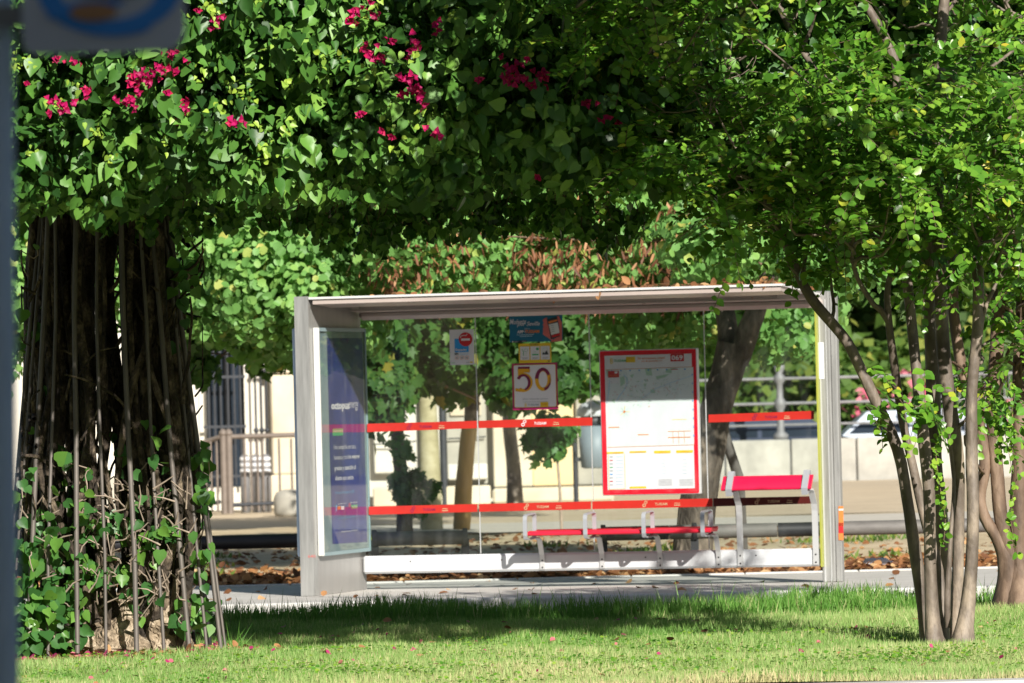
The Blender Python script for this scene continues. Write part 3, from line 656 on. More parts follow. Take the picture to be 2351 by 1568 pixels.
# blue app notice
bo, *_ = board(1230.5, 754.5, 121, 59, 'petrol', nd, 'notice_board', 'wide blue notice with a hand holding a phone')
Fn = Flat(L(0, nd - .0005, 0), S, Z, .0015)
Fn.text('Muévete', 1189, 738.5, 38, 12, 'white', 2, .008, .35); Fn.text('por Sevilla', 1213, 744.5, 52, 12.5, 'white', 2, .006, .35)
Fn.text('CON LA', 1210, 754.5, 12, 3, 'white', 2); Fn.text('APP', 1195, 762, 15, 7, 'white', 2, .03); Fn.text('DE', 1205.5, 761.5, 4, 3, 'white', 2); Fn.text('TUSSAM', 1222, 761, 33, 7.5, 'orange', 2, .03)
Fn.rect(1206, 768.5, 40, 1, 'paleblue', 2); Fn.rect(1208, 772, 28, 1.2, 'paleblue', 2)
Fn.rect(1184, 784.5, 17, 4, 'ink', 2); Fn.rect(1201, 783.5, 17, 4, 'ink', 2); Fn.ell(1177.5, 784.5, 3, 3.4, 'white', 3); Fn.rect(1186, 784.5, 10, 1.4, 'greyink', 3); Fn.rect(1203, 783.5, 10, 1.4, 'greyink', 3)
Fn.poly([(1250, 733), (1256, 728), (1257, 742), (1266, 768), (1270, 784), (1258, 775), (1247, 768), (1248, 752)], 'skin', 2)
for i in range(4): Fn.ell(1251.5, 736 + i * 9.5, 10, 9.5, 'skin', 3)
Fn.poly([(1279, 726), (1283, 725), (1290, 740), (1290.5, 783), (1264, 785), (1281, 772), (1284, 750)], 'skin', 2)
Fn.poly([(1257, 733), (1279, 727), (1286, 772), (1265, 779)], 'ink', 4); Fn.poly([(1260, 745), (1281, 740), (1285, 764), (1266, 769)], 'offwhite', 5)
Fn.poly([(1259, 738), (1279, 733), (1280, 737), (1260, 743)], 'orange', 5); Fn.poly([(1266, 770), (1285, 765), (1286, 770), (1268, 775)], 'sign_red', 5)
for i in range(4): Fn.rect(1268.5 + i * .8, 747.5 + i * 4.6, 7, 1.2, 'greyink', 6); Fn.ell(1262.5 + i * .9, 748.5 + i * 4.6, 2, 2, 'orange', 6)
Fn.build('print', bo)
# yellow reminder notice
bo, *_ = board(1228, 810.5, 74, 45, 'yellow', nd + .001, 'notice_board', 'small yellow notice with three white picture panels')
Fn = Flat(L(0, nd + .0005, 0), S, Z, .0015)
Fn.text('RECUERDE', 1226, 791, 20, 3.5, 'ink', 1)
for i in range(3):
    u = 1205 + i * 23.4; v = 811 - i * .6; Fn.rect(u, v, 21, 31, 'white', 1); Fn.rect(u, v + 10.5, 14, 1, 'greyink', 2); Fn.rect(u, v + 13, 12, 1, 'greyink', 2)
Fn.ell(1208, 804, 8, 8, 'green_ink', 2, .85); Fn.line(1208, 808, 1208, 817, .8, 'palegreen', 2); Fn.line(1202, 806, 1202, 817, 1.8, 'green_ink', 2); Fn.line(1199, 802, 1202, 808, 1, 'green_ink', 2)
Fn.ell(1234, 801, 7, 6, 'green_ink', 2); Fn.rect(1229, 814, 15, 3, 'green_ink', 2); Fn.rect(1228, 808, 8, 1, 'palegreen', 2)
Fn.rect(1252, 804, 11, 11, 'palegreen', 2); Fn.rect(1252, 804, 9.5, 9.5, 'white', 3); Fn.poly([(1245, 814), (1247, 808), (1251, 811), (1255, 804), (1260, 814)], 'ink', 4)
Fn.rect(1260, 829, 4, 2, 'ink', 1)
Fn.build('print', bo)
# anniversary notice
bo, *_ = board(1228, 887, 104, 107, 'magenta', nd, 'notice_board', 'square white notice with wine red border and a large 50', r=.003)
Fn = Flat(L(0, nd - .0005, 0), S, Z, .0015)
Fn.rect(1228.5, 886, 97, 98, 'yellow', 1, 4); Fn.rect(1228.5, 886, 95, 96, 'white', 2, 3)
# five
Fn.rect(1203, 844.5, 27, 5, 'wine', 3); Fn.poly([(1189, 847), (1217, 846.5), (1217, 855), (1203, 855), (1202, 863), (1190, 868)], 'amber', 4)
Fn.ell(1202, 878, 42, 44, 'amber', 4, 0, -128, 96, (.52, .62))
Fn.ell(1202, 878, 34, 38, 'wine', 5, 0, -80, 150, (.66, .56))
Fn.poly([(1184, 891), (1192, 893), (1196, 900), (1184, 898)], 'amber', 5)
# zero
Fn.ell(1247, 871, 37, 53, 'amber', 3, 0, 0, 360, (.55, .55)); Fn.ell(1247, 871, 36, 54, 'wine', 4, 0, 25, 175, (.62, .55)); Fn.ell(1247, 871, 37, 52, 'wine', 4, 0, -80, -20, (.6, .85))
for k_ in range(3): Fn.ell(1247, 871, 36 - 3 * k_, 52 - 4 * k_, 'wine', 5, 0, -60, 10, (.97, .98))
Fn.text('años viajando juntos', 1229, 916, 58, 6, 'greyink', 3); Fn.rect(1229, 922.5, 56, .8, 'greyink', 3)
Fn.text('8', 1207, 929.5, 5, 8, 'yellow', 3); Fn.text('TUSSAM', 1224, 929, 26, 5, 'greyink', 3, .03); Fn.rect(1250, 928.5, 18, 11, 'yellow', 3); Fn.text('Sevilla', 1250, 927.5, 12, 4, 'orange', 4)
Fn.build('print', bo)
# information panel with route map
md = GD - .075
bo, a_, b_, w_, h_ = board(1491.5, 969, 224, 334, 'alu', md, 'information_panel', 'tall framed route map panel with red border', thick=.06, r=.006)
Fn = Flat(L(0, md - .001, 0), S, Z, .0015)
Fn.rect(1491, 969, 220, 330, 'map_red', 1, 3); mf = Fn.build('frame_face', bo)
Fn = Flat(L(0, md - .0015, 0), S, Z, .0015)
Fn.rect(1491.5, 968.5, 200, 309, 'white', 2)
Fn.poly([(1394, 849), (1592, 842.5), (1594, 1021), (1400, 1026.5)], 'offwhite', 3)
for pts in ([(1481, 846), (1495, 845), (1498, 862), (1484, 861)], [(1530, 848), (1552, 844), (1545, 857), (1528, 855)], [(1506, 864), (1538, 858), (1527, 866), (1508, 871)], [(1424, 866), (1434, 863), (1435, 880), (1425, 888)],
            [(1446, 862), (1456, 858), (1452, 868)], [(1478, 881), (1485, 880), (1481, 890)], [(1494, 895), (1502, 893), (1505, 902), (1495, 902)], [(1392, 850), (1400, 849), (1400, 864), (1394, 864)], [(1404, 920), (1411, 915), (1412, 926)]): Fn.poly(pts, 'palegreen', 4)
rv = [(1432, 860), (1440, 868), (1440, 882), (1433, 896), (1422, 910), (1416, 921)]
for p, q in zip(rv, rv[1:]): Fn.line(*p, *q, 2.6, 'paleblue', 5)
for p, q in zip([(1400, 872), (1398, 900)], [(1398, 900), (1394, 925)]): Fn.line(*p, *q, 2.2, 'paleblue', 5)
for p, q in (((1476, 914), (1506, 892)), ((1506, 892), (1545, 877)), ((1545, 877), (1590, 862))): Fn.line(*p, *q, 1.4, 'paleblue', 5)
for _ in range(150):
    u = 1465 + rng.normal(0, 26); v = 890 + rng.normal(0, 20)
    if rng.random() < .3: u = 1535 + rng.normal(0, 16); v = 885 + rng.normal(0, 12)
    if not (1402 < u < 1585 and 853 < v < 1010): continue
    t = rng.random() * 3.1; l_ = rng.uniform(2, 7); Fn.line(u, v, u + l_ * math.cos(t), v + l_ * math.sin(t), .7, ('greyink', 'skin', 'green_ink', 'paleblue')[rng.integers(4)], 6)
Fn.rect(1409, 859, 25, 15, 'sign_red', 6); Fn.rect(1415, 855, 7, 5, 'white', 7); Fn.text('Sevilla', 1408, 862, 20, 4, 'orange', 7)
Fn.rect(1409, 874, 24, 12, 'white', 5); Fn.rect(1550, 858, 15, 22, 'offwhite', 6); Fn.rect(1549, 848, 15, 1.6, 'sign_red', 7)
Fn.ell(1434, 945, 5, 5, 'orange', 6); 
for t in range(8): Fn.line(1434, 945, 1434 + 12 * math.cos(t * .8), 945 + 12 * math.sin(t * .8), .8, ('yellow', 'paleblue', 'palegreen')[t % 3], 5)
for i in range(9): Fn.rect(1405 + i * 21, 851.5 - i * .5, 3, 3, 'skyblue', 5)
for i in range(8): Fn.rect(1589.5 + i * .6, 860 + i * 20, 2, 4, 'skyblue', 5)
Fn.text('8', 1404, 829, 7, 13, 'yellow', 3); Fn.text('TUSSAM', 1420 + 4, 828, 28, 5.5, 'green_ink', 3, .03); Fn.rect(1448, 825.5, 21, 13, 'yellow', 3); Fn.text('Sevilla', 1448, 823, 14, 3, 'orange', 4)
Fn.text('Se encuentra usted', 1495, 822, 62, 5, 'orange', 3, .02); Fn.text('en la parada nº:', 1497, 829, 48, 5, 'orange', 3, .02)
Fn.rect(1555, 821, 31, 17, 'sign_red', 3); Fn.text('069', 1555, 821, 26, 12, 'white', 4, .03)
Fn.line(1391, 849, 1592, 842, .9, 'orange', 4); Fn.line(1396, 1027, 1596, 1021, .9, 'orange', 4)
Fn.rect(1410, 981, 24, 2, 'orange', 4); Fn.rect(1477, 998, 25, 2, 'orange', 4); Fn.rect(1560, 990, 52, 1.4, 'orange', 4); Fn.rect(1560, 1004, 52, 2, 'orange', 4)
for u in (1545, 1558, 1571): Fn.line(u, 990, u + 1, 1018, .8, 'orange', 4)
Fn.rect(1560, 963, 34, 1, 'yellow', 4)
for u, v, w2 in ((1413, 1039.5, 38), (1465, 1037.5, 38), (1521, 1037.5, 38), (1572, 1036.5, 38)): Fn.rect(u, v, w2, 6 if u > 1500 else 4, 'yellow', 4); Fn.rect(u + 2, v, 16, 1.6, 'amber', 5)
Fn.rect(1465, 1119, 38, 4.5, 'yellow', 4)
for (p, q) in (((1397, 1042), (1399, 1124)), ((1434, 1041), (1436, 1122)), ((1399, 1124), (1436, 1122))): Fn.line(*p, *q, .8, 'yellow', 4)
for i in range(9): Fn.rect(1404, 1049 + i * 8, 7, 2, ('green_ink', 'sign_red', 'skyblue')[i % 3] if i % 2 else 'greyink', 4); Fn.rect(1423, 1048.5 + i * 8, 17, 1.2, 'paleblue', 4)
for uu in (1528, 1576):
    for i in range(5): Fn.rect(uu - 4, 1055 + i * 8, 10 + 4 * (i % 2), .8, 'paleblue', 4)
    for i in range(5): Fn.rect(uu, 1101 + i * 3.2, 32, .8, 'greyink', 4)
Fn.build('map_sheet', bo)
mb = MB(); mb.box(L(a_ - w_ / 2 + .02, md - .02, b_ - h_ / 2 + .02), S * (w_ - .04), Dv * .002, Z * (h_ - .04)); mb.build('cover_glass', 'adglass', bo)

# bench on the base beam
bench = MB()
def bp(u, v, d): return on_plane(u, v, L(0, d, 0), -Dv, S, Z)
bd = GD - .09                       # front of the beam
sd0, sd1 = bd - .39, bd - .10       # seat depth range
zs = .475
s0 = bp(1211, 1213, sd0)[0]; s1 = bp(1630, 1205, sd0)[0]
sec = [(sd0 + .0, zs - .02), (sd0 + .012, zs - .002), (sd0 + .05, zs + .006), (sd1 - .05, zs - .006), (sd1, zs + .012), (sd1 + .008, zs - .008), (sd1 - .04, zs - .03), (sd0 + .05, zs - .026), (sd0 + .015, zs - .036)]
def extr(mb, sec, a, b, mi=0):
    n = len(sec); vs = [L(a, d, z) for d, z in sec] + [L(b, d, z) for d, z in sec]
    mb.add(vs, [(i, i + n, (i + 1) % n + n, (i + 1) % n) for i in range(n)], mi, True); mb.add(vs[:n], [tuple(range(n))[::-1]], mi); mb.add(vs[n:], [tuple(range(n))], mi)
root = bpy.data.objects.new('bench', None); COL.objects.link(root); root.parent = shelter; root['label'] = 'long red bench with grey armrests'
mb = MB(); extr(mb, sec, s0, s1); mb.build('seat', 'red', root)
def flatbar(mb, pts, s_c, wd, th, mi=0):
    """bar bent in the depth-height plane"""
    P = np.array(pts, float); N = len(P); t = np.gradient(P, axis=0); t /= np.linalg.norm(t, axis=1)[:, None]; q = np.stack([-t[:, 1], t[:, 0]], 1) * th / 2
    vs = []
    for i in range(N):
        for sg, ss in ((1, -1), (1, 1), (-1, 1), (-1, -1)): vs.append(L(s_c + ss * wd / 2, P[i][0] + sg * q[i][0], P[i][1] + sg * q[i][1]))
    fs = [(i * 4 + j, i * 4 + (j + 1) % 4, (i + 1) * 4 + (j + 1) % 4, (i + 1) * 4 + j) for i in range(N - 1) for j in range(4)]
    mb.add(vs, fs + [(3, 2, 1, 0), (N * 4 - 4, N * 4 - 3, N * 4 - 2, N * 4 - 1)], mi)
arm_s = [bp(u, v, sd0)[0] for u, v in ((1203, 1200), (1341, 1195), (1475, 1192), (1610, 1187))]
for s_ in arm_s:
    s_ = s_ + .016
    mb = MB(); f0 = sd0 - .03
    loop = [(f0 + .05, zs - .062), (f0 + .012, zs - .055), (f0, zs - .03), (f0, zs + .10), (f0 + .008, zs + .128), (f0 + .035, zs + .14), (sd1 - .05, zs + .15), (sd1 - .015, zs + .14), (sd1 - .005, zs + .11), (sd1 - .005, zs - .01), (sd1 - .02, zs - .05), (f0 + .2, zs - .062), (f0 + .05, zs - .062)]
    flatbar(mb, loop, s_, .034, .012); mb.build('armrest', 'grey_arm', root)
    mb = MB(); pth = [(sd0 + .22, zs - .055), (sd0 + .30, zs - .075), (bd - .06, zs - .13), (bd - .02, zs - .20), (bd - .007, zs - .26), (bd - .007, .15)]
    flatbar(mb, pth, s_ + .035, .042, .012); 
    for z_ in (.165, .225): mb.lathe(L(s_ + .035, bd - .0135, z_), [(.008, 0), (.007, .004)], 8, 1, tuple(-Dv))
    mb.build('leg', ['alu', 'bolt'], root)
# leaning perch
root = bpy.data.objects.new('leaning_rail', None); COL.objects.link(root); root.parent = shelter; root['label'] = 'raised crimson leaning rest with two tall legs'
pd = bd - .22
a0 = bp(1655, 1110, pd)[0]; a1 = bp(1861, 1105, pd)[0]
sec = [(pd, .785), (pd + .015, .78), (pd + .12, .885), (pd + .115, .90), (pd + .10, .90), (pd - .005, .80)]
mb = MB(); extr(mb, sec, a0, a1); mb.build('padded_rest', 'crimson', root)
for u in (1668, 1842):
    s_ = bp(u, 1110, pd)[0]
    mb = MB(); flatbar(mb, [(pd + .06, .77), (pd - .01, .745), (pd - .02, .79), (pd + .04, .86), (pd + .105, .935), (pd + .125, .935), (pd + .14, .88)], s_ + .02, .052, .018); mb.build('bracket', 'grey_arm', root)
    mb = MB(); flatbar(mb, [(pd + .05, .78), (pd + .09, .76), (bd - .03, .66), (bd - .012, .60), (bd - .008, .45), (bd - .007, .15)], s_ + .055, .05, .013)
    for z_ in (.17, .235): mb.lathe(L(s_ + .055, bd - .014, z_), [(.008, 0), (.007, .004)], 8, 1, tuple(-Dv))
    mb.build('leg', ['alu', 'bolt'], root)

# ================================================================== STREET FURNITURE AND BUILDINGS BEHIND
# low pipe rails
def pipe_rail(ua, va, Ya, ub, vb, Yb, posts, segs, label):
    A_ = at(ua, va, Ya); B_ = at(ub, vb, Yb); z = .37; A_[2] = z; B_[2] = z
    t = thing('pipe_rail', label, 'rail', (*A_[:2], 0), 'low pipe rails behind the shelter')
    for f0, f1, m in segs:
        mb = MB(); p = A_ + (B_ - A_) * f0; q = A_ + (B_ - A_) * f1
        mb.tube([p, p + (q - p) * .33, p + (q - p) * .66, q], .063, 18); mb.build('pipe', m, t)
    for f in posts:
        c = A_ + (B_ - A_) * f
        mb = MB(); mb.abox(c[0] - .035, c[0] + .035, c[1] - .015, c[1] + .015, 0, .36); mb.lathe((c[0] - .022, c[1], .37), [(.075, 0), (.082, .004), (.082, .04), (.075, .044)], 20, 0, (1, 0, 0)); mb.build('post', m_post, t)
m_post = 'pipe_dark'
pipe_rail(-200, 1255, 54.9, 690, 1243, 54.5, (.02, .5), [(0, .40, 'pipe'), (.401, 1, 'pipe_dark')], 'black low pipe rail left of the shelter, seen beside the caged trunks')
m_post = 'pipe'
pipe_rail(860, 1246, 54.4, 1068, 1236, 54.2, (.0, 1.0), [(0, .5, 'pipe'), (.501, 1, 'pipe')], 'short grey pipe rail ending in a round post cap behind the left pane')
m_post = 'pipe_dark'
pipe_rail(1385, 1230, 54.2, 2700, 1205, 53.9, (.0, .16, .62), [(0, .115, 'pipe_dark'), (.116, .305, 'pipe'), (.306, .395, 'pipe_dark'), (.396, 1, 'pipe')], 'long grey pipe rail with black sleeves behind the bench and post')

# stone building at the left
Bx = lambda u, Y: (u - CX) / K(Y)
YB = 92.0
bld = thing('building', 'pale stone building with pilasters and a tall iron grilled window behind the trees', 'building', (Bx(900, YB), YB, 0))
def bx(mb, u0, u1, v0, v1, y0, y1, bev=0): # facade element between photo columns, heights in m
    mb.abox(Bx(u0, YB), Bx(u1, YB), y0, y1, v0, v1, 0, bev)
def vz(u, v, Y=YB): return at(u, v, Y)[2]
mb = MB(); bx(mb, -700, 466, 0, 9, YB + .3, YB + 8); bx(mb, 556, 830, 0, 9, YB + .3, YB + 8); bx(mb, 830, 1400, 0, 8.2, YB + .32, YB + 8); bx(mb, 466, 556, 0, .35, YB + .3, YB + 8); bx(mb, 466, 556, 5.2, 9, YB + .3, YB + 8)
mb.build('wall', 'stone_w', bld)
mb = MB(); bx(mb, -700, 462, 0, .55, YB + .12, YB + .298, .02); mb.build('plinth', 'stone_g', bld); mb = MB(); bx(mb, 560, 828, 0, .5, YB + .12, YB + .298, .02); mb.build('plinth', 'stone_g', bld)
for u0, u1, m in ((618, 700, 'stone'), (396, 452, 'stone_w')):
    mb = MB(); bx(mb, u0, u1, .52, 2.05, YB, YB + .295, .03); bx(mb, u0 - 4, u1 + 4, 2.05, 2.2, YB - .05, YB + .296, .02); bx(mb, u0 + 4, u1 - 4, 2.2, 7, YB + .05, YB + .297, .02); bx(mb, u0 - 6, u1 + 6, .0, .52, YB - .06, YB + .11, .03)
    mb.build('pilaster', m, bld)
win = MB(); bx(win, 466, 556, .36, 5.19, YB + .55, YB + .58); winp = win.build('window', 'pane', bld)
mb = MB(); bx(mb, 466, 472, .36, 5.19, YB + .5, YB + .548); bx(mb, 550, 556, .36, 5.19, YB + .5, YB + .548); bx(mb, 509, 514, .36, 5.19, YB + .5, YB + .548); mb.build('frame', 'iron', winp)
mb = MB()
for u in (476, 489, 503, 520, 534, 548): mb.tube([(Bx(u, YB), YB + .1, .38), (Bx(u, YB), YB + .1, 5.1)], .018, 6)
for z in (.5, 1.25, 2.0, 2.85, 3.8): mb.abox(Bx(462, YB), Bx(560, YB), YB + .085, YB + .115, z, z + .04)
mb.build('grille', 'iron', winp)
for u in (583, 596, 608):
    mb = MB(); mb.tube([(Bx(u, YB), YB + .05, .5), (Bx(u, YB), YB + .05, 4.6)], .016, 6)
    for z in (1.2, 2.1, 3.0): mb.lathe((Bx(u, YB), YB + .05, z - .04), [(.018, 0), (.04, .03), (.04, .05), (.018, .08)], 8)
    mb.build('iron_bar', 'iron', bld)
# bays seen through the glass
for u0, u1, m, y0, z0, z1 in ((852, 952, 'stone_w', .1, .5, 3.0), (1018, 1112, 'stone_g', .18, .3, 2.4), (1126, 1215, 'stone', .0, .25, 2.6), (1215, 1312, 'stone_y', .06, .25, 2.4), (1318, 1395, 'stone_g', .15, .25, 2.5)):
    mb = MB(); bx(mb, u0, u1, z0, z1, YB + y0, YB + .318, .02); mb.build('wall_panel', m, bld)
mb = MB(); bx(mb, 848, 1118, 0, .29, YB - .1, YB + .09, .02); mb.build('base_course', 'stone', bld); mb = MB(); bx(mb, 1122, 1400, 0, .24, YB - .15, YB - .01, .04); mb.build('base_course', 'stone', bld)
mb = MB(); bx(mb, 1116, 1400, 2.42 + .2, 2.75, YB - .12, YB + .31, .02); mb.build('cornice', 'stone_g', bld); mb = MB(); bx(mb, 845, 960, 3.01, 3.12, YB - .02, YB + .31, .02); mb.build('cornice', 'stone_g', bld)
for u, r_ in ((975, .09), (1012, .055)): mb = MB(); mb.tube([(Bx(u, YB), YB - .06, .0), (Bx(u, YB), YB - .06, 7)], r_, 10); mb.build('drainpipe', 'iron', bld)
mb = MB(); mb.tube([(Bx(850, YB), YB - .04, .95), (Bx(900, YB), YB - .04, .94), (Bx(950, YB), YB - .04,   .98)], .012, 5); mb.build('cable', 'iron', bld); mb = MB(); mb.tube([(Bx(1022, YB), YB + .1, 1.0), (Bx(1110, YB), YB + .1, 1.02)], .012, 5); mb.build('cable', 'iron', bld)
mb = MB(); bx(mb, 1020, 1112, .38, .62, YB - .02, YB + .17, .02); mb.build('sill', 'stone_w', bld)
mb = MB(); mb.abox(Bx(1030, YB), Bx(1100, YB), YB + .13, YB + .178, 1.35, 2.2); mb.build('recess', 'stone', bld)
# pavement upstand/steps in front of the left building
YR = 89.5
rail = thing('railing', 'brown iron railing with a thick double post in front of the pale building', 'railing', (Bx(515, YR), YR, 0))
def rtop(u): return at(u, 1003 - (u - 515) * .028, YR)
mb = MB(); mb.tube([rtop(528), rtop(620), rtop(760)], .035, 8); mb.build('top_rail', 'iron_b', rail); mb = MB(); mb.tube([rtop(506), at(470, 1015, YR + .2), at(380, 1050, YR + .6)], .035, 8); mb.build('top_rail', 'iron_b', rail)
mb = MB(); mb.tube([at(528, 1160, YR), at(700, 1152, YR)], .03, 6); mb.build('bottom_rail', 'iron', rail); mb = MB(); mb.tube([at(505, 1152, YR), at(400, 1175, YR + .4)], .03, 6); mb.build('bottom_rail', 'iron', rail)
for u in (512, 525):
    mb = MB(); c = at(u, 1000, YR); mb.tube([(c[0], c[1], 0), (c[0], c[1], c[2])], .05, 10); mb.lathe((c[0], c[1], c[2]), [(.05, 0), (.06, .02), (.06, .05), (.02, .1)], 10); mb.build('post', 'iron_b', rail)
for u in (470, 483, 497, 560, 575, 590, 602, 640, 668):
    mb = MB(); c = at(u, 1010 if u < 505 else 1004, YR); b = at(u, 1160, YR); mb.tube([(c[0], c[1], .04), (c[0], c[1], c[2] - .02)], .017, 6); mb.build('baluster', 'iron_b', rail)
for i, u in enumerate((467, 563, 589, 611)):
    Yb = 90.6; c = at(u, 1100, Yb); top = at(u, 1047, Yb)[2]
    t = thing('bollard', ('grey bollard with white bands nearest the caged trunks', 'grey bollard with white bands just right of the double railing post', 'middle grey bollard of the three right of the railing post', 'grey bollard with white bands nearest the stone pilaster')[i], 'bollard', (c[0], c[1], 0), 'striped bollards by the building')
    mb = MB(); mb.lathe((c[0], c[1], -.01), [(.07, 0), (.07, top - .02), (.055, top + .02), (.02, top + .04)], 14); mb.build('shaft', 'iron_g', t)
    for k_ in range(3):
        mb = MB(); mb.lathe((c[0], c[1], top - .06 - k_ * .09), [(.073, 0), (.074, .004), (.074, .04), (.073, .044)], 14); mb.build('white_band', 'white', t)
t = thing('round_stone', 'low round stone block at the foot of the pilaster', 'stone block', (Bx(658, 87), 87, 0))
mb = MB(); mb.lathe((Bx(658, 87), 87, -.01), [(.22, 0), (.24, .06), (.24, .26), (.2, .34), (.1, .38)], 18); mb.build('block', 'stone_g', t)
# grey box on the wall left, litter bin
c = at(1365, 1000, 86.0); zt = at(1365, 918, 86)[2]; zb = at(1365, 1075, 86)[2]; x_ = c[0]
t = thing('litter_bin', 'grey litter bin with a pale domed hood behind the left edge of the map panel', 'litter bin', (x_, 86, 0))
hh = zt - zb
mb = MB(); mb.lathe((x_, 86, zb), [(.16, 0), (.2, .02), (.235, hh * .62)], 20); mb.build('body', 'bin', t)
mb = MB(); mb.lathe((x_, 86, zb + hh * .62), [(.19, 0), (.19, hh * .14)], 18); mb.build('opening', 'iron', t)
mb = MB(); mb.lathe((x_, 86, zb + hh * .76), [(.24, 0), (.25, .01), (.24, hh * .1), (.18, hh * .18), (.06, hh * .23)], 20); mb.build('hood', 'bin_top', t)
mb = MB(); mb.tube([(x_ - .28, 86.05, 0), (x_ - .28, 86.05, zb + hh * .5)], .035, 8); mb.abox(x_ - .28, x_ - .2, 86, 86.08, zb + .1, zb + .16); mb.build('post', 'iron', t)

# low concrete wall with an iron fence on the right
YW = 108.0
wall = thing('low_wall', 'low pale concrete wall with visible joints behind the leaning tree', 'wall', (Bx(2000, YW), YW, 0))
us = [1395, 1520, 1658, 1809, 1960, 2110, 2262, 2420, 2580]; 
for i in range(len(us) - 1):
    mb = MB(); mb.abox(Bx(us[i], YW) + .012, Bx(us[i + 1], YW) - .012, YW, YW + .35, -.05, .74 + .004 * (i % 2), 0, .02); mb.build('block', 'concrete', wall)
fence = thing('iron_fence', 'grey iron rail fence with ball topped posts standing on the low wall', 'fence', (Bx(2000, YW), YW + .17, .74))
for z, r_ in ((1.0, .022), (1.38, .028), (1.82, .028)):
    mb = MB(); mb.tube([(Bx(1400, YW), YW + .17, z), (Bx(2000, YW), YW + .17, z), (Bx(2580, YW), YW + .17, z)], r_, 8); mb.build('rail', 'iron_g', fence)
for u in (1410, 1788, 2166, 2545):
    mb = MB(); mb.lathe((Bx(u, YW), YW + .17, .745), [(.13, 0), (.14, .08), (.07, .14), (.06, .5), (.1, .58), (.1, .68), (.06, .74), (.055, .98), (.1, 1.04), (.1, 1.12), (.05, 1.16), (.09, 1.24), (.1, 1.3), (.05, 1.37)], 14); mb.build('post', 'iron_g', fence)
for i, u in enumerate(np.arange(2190, 2400, 11.5)):
    mb = MB(); mb.tube([(Bx(u, YW), YW + .17, .75), (Bx(u, YW), YW + .17, 1.8)], .012, 5); mb.build('bar', 'iron_g', fence)
# parked cars beyond the fence
def car(u, Y, ln, h, paint, label):
    x0 = Bx(u, Y); z0 = -.2; t = thing('parked_car', label, 'car', (x0, Y, z0), 'cars parked beyond the fence')
    pr = [(-.5, .28), (-.5, .55), (-.47, .62), (-.30, .68), (-.19, .98), (.18, 1.0), (.36, .70), (.48, .62), (.5, .5), (.5, .26)]
    pr = [(a * ln, z0 + b * h) for a, b in pr]; w2 = .85; mb = MB()
    vs = [(x0 + a, Y - w2 + (.18 if b > z0 + .72 * h else 0), b) for a, b in pr] + [(x0 + a, Y + w2 - (.18 if b > z0 + .72 * h else 0), b) for a, b in pr]; n = len(pr)
    mb.add(vs, [(i, (i + 1) % n, (i + 1) % n + n, i + n) for i in range(n)], 0); mb.add(vs[:n], [tuple(range(n))]); mb.add(vs[n:], [tuple(range(n))[::-1]])
    mb.build('body', paint, t)
    for a0, a1, b0, b1 in ((-.27, -.02, -.175, -.02), (.0, .30, .0, .17)):
        mb = MB(); yy = Y - w2 - .004; vs = [(x0 + a0 * ln, yy, z0 + .71 * h), (x0 + a1 * ln, yy, z0 + .71 * h), (x0 + b1 * ln, yy + .172, z0 + .94 * h), (x0 + b0 * ln, yy + .172, z0 + .94 * h)]
        mb.add(vs, [(0, 1, 2, 3)]); mb.add([np.array(p) + (0, .006, 0) for p in vs], [(3, 2, 1, 0)]); mb.build('window', 'pane', t)
    for a in (-.31, .31):
        for sy in (-1, 1):
            mb = MB(); mb.lathe((x0 + a * ln, Y + sy * w2 - .1, z0 + .3), [(.1, 0), (.28, .01), (.31, .05), (.31, .18), (.28, .22), (.1, .23)], 20, 0, (0, 1, 0)); w_o = mb.build('wheel', 'tyre', t)
            mb = MB(); mb.lathe((x0 + a * ln, Y + sy * w2 - .115, z0 + .3), [(.05, 0), (.18, .005), (.19, .014)], 14, 0, (0, 1, 0)); mb.build('rim', 'alu', w_o)
car(1740, 110.6, 4.0, 1.38, 'carblue', 'dark blue parked car seen between the leaning tree and the shelter post')
car(2085, 110.6, 4.3, 1.42, 'carwhite', 'pale silver parked car seen through the stems of the right tree')
car(1420, 110.8, 4.1, 1.42, 'carwhite', 'pale parked car hidden mostly behind the map panel')

# ================================================================== TREES BEHIND THE SHELTER
def px_blobs(rows):
    """(u, v, Y, radius in m) -> world balls"""
    return [(*at(u, v, Y), r) for u, v, Y, r in rows]
def region(us, vs, Ys, n, r0, r1, f=None):
    out = []
    while len(out) < n:
        u, v, Y = rng.uniform(*us), rng.uniform(*vs), rng.uniform(*Ys)
        if f is None or f(u, v): out.append((u, v, Y, rng.uniform(r0, r1)))
    return px_blobs(out)
def crown(t, blobs, dens, tpl, mat, s0, s1, droop=.5, wid=1.0, name='foliage', yel=.03):
    P, N_, Tp, Q = blob_leaves(blobs, dens, droop)
    n = len(P); rnd = np.clip(.15 + .5 * rng.random(n) + .3 * (Q - .5), 0, .86); y_ = rng.random(n) < yel; rnd[y_] = rng.uniform(.88, 1, y_.sum())
    return leaves(name, tpl, P, N_, Tp, rng.uniform(s0, s1, n), rnd, mat, t, wid=wid)
def trunk(t, rows, mat, Y=None, n=20, sides=12, lump=.08, name='trunk'):
    pts = [(*at(u, v, y), r) for u, v, y, r in rows]; sp = smooth_path(pts, n)
    mb = MB(); mb.tube(sp[:, :3], sp[:, 3], sides, 0, True, lump); return mb.build(name, mat, t), sp
def limbs(t, sp, blobs, r0, k=None, name='branch', frac=(.6, 1), mat='twig'):
    mb = MB(); idx = rng.permutation(len(blobs))[:k or len(blobs)]
    st = [sp[int(rng.uniform(*frac) * (len(sp) - 1)), :3] for _ in idx]
    scatter_branches(mb, st, [np.array(blobs[i][:3]) + rng.normal(0, .1, 3) for i in idx], r0, r0 * .25, .08, 9, 5); return mb.build(name, mat, t)

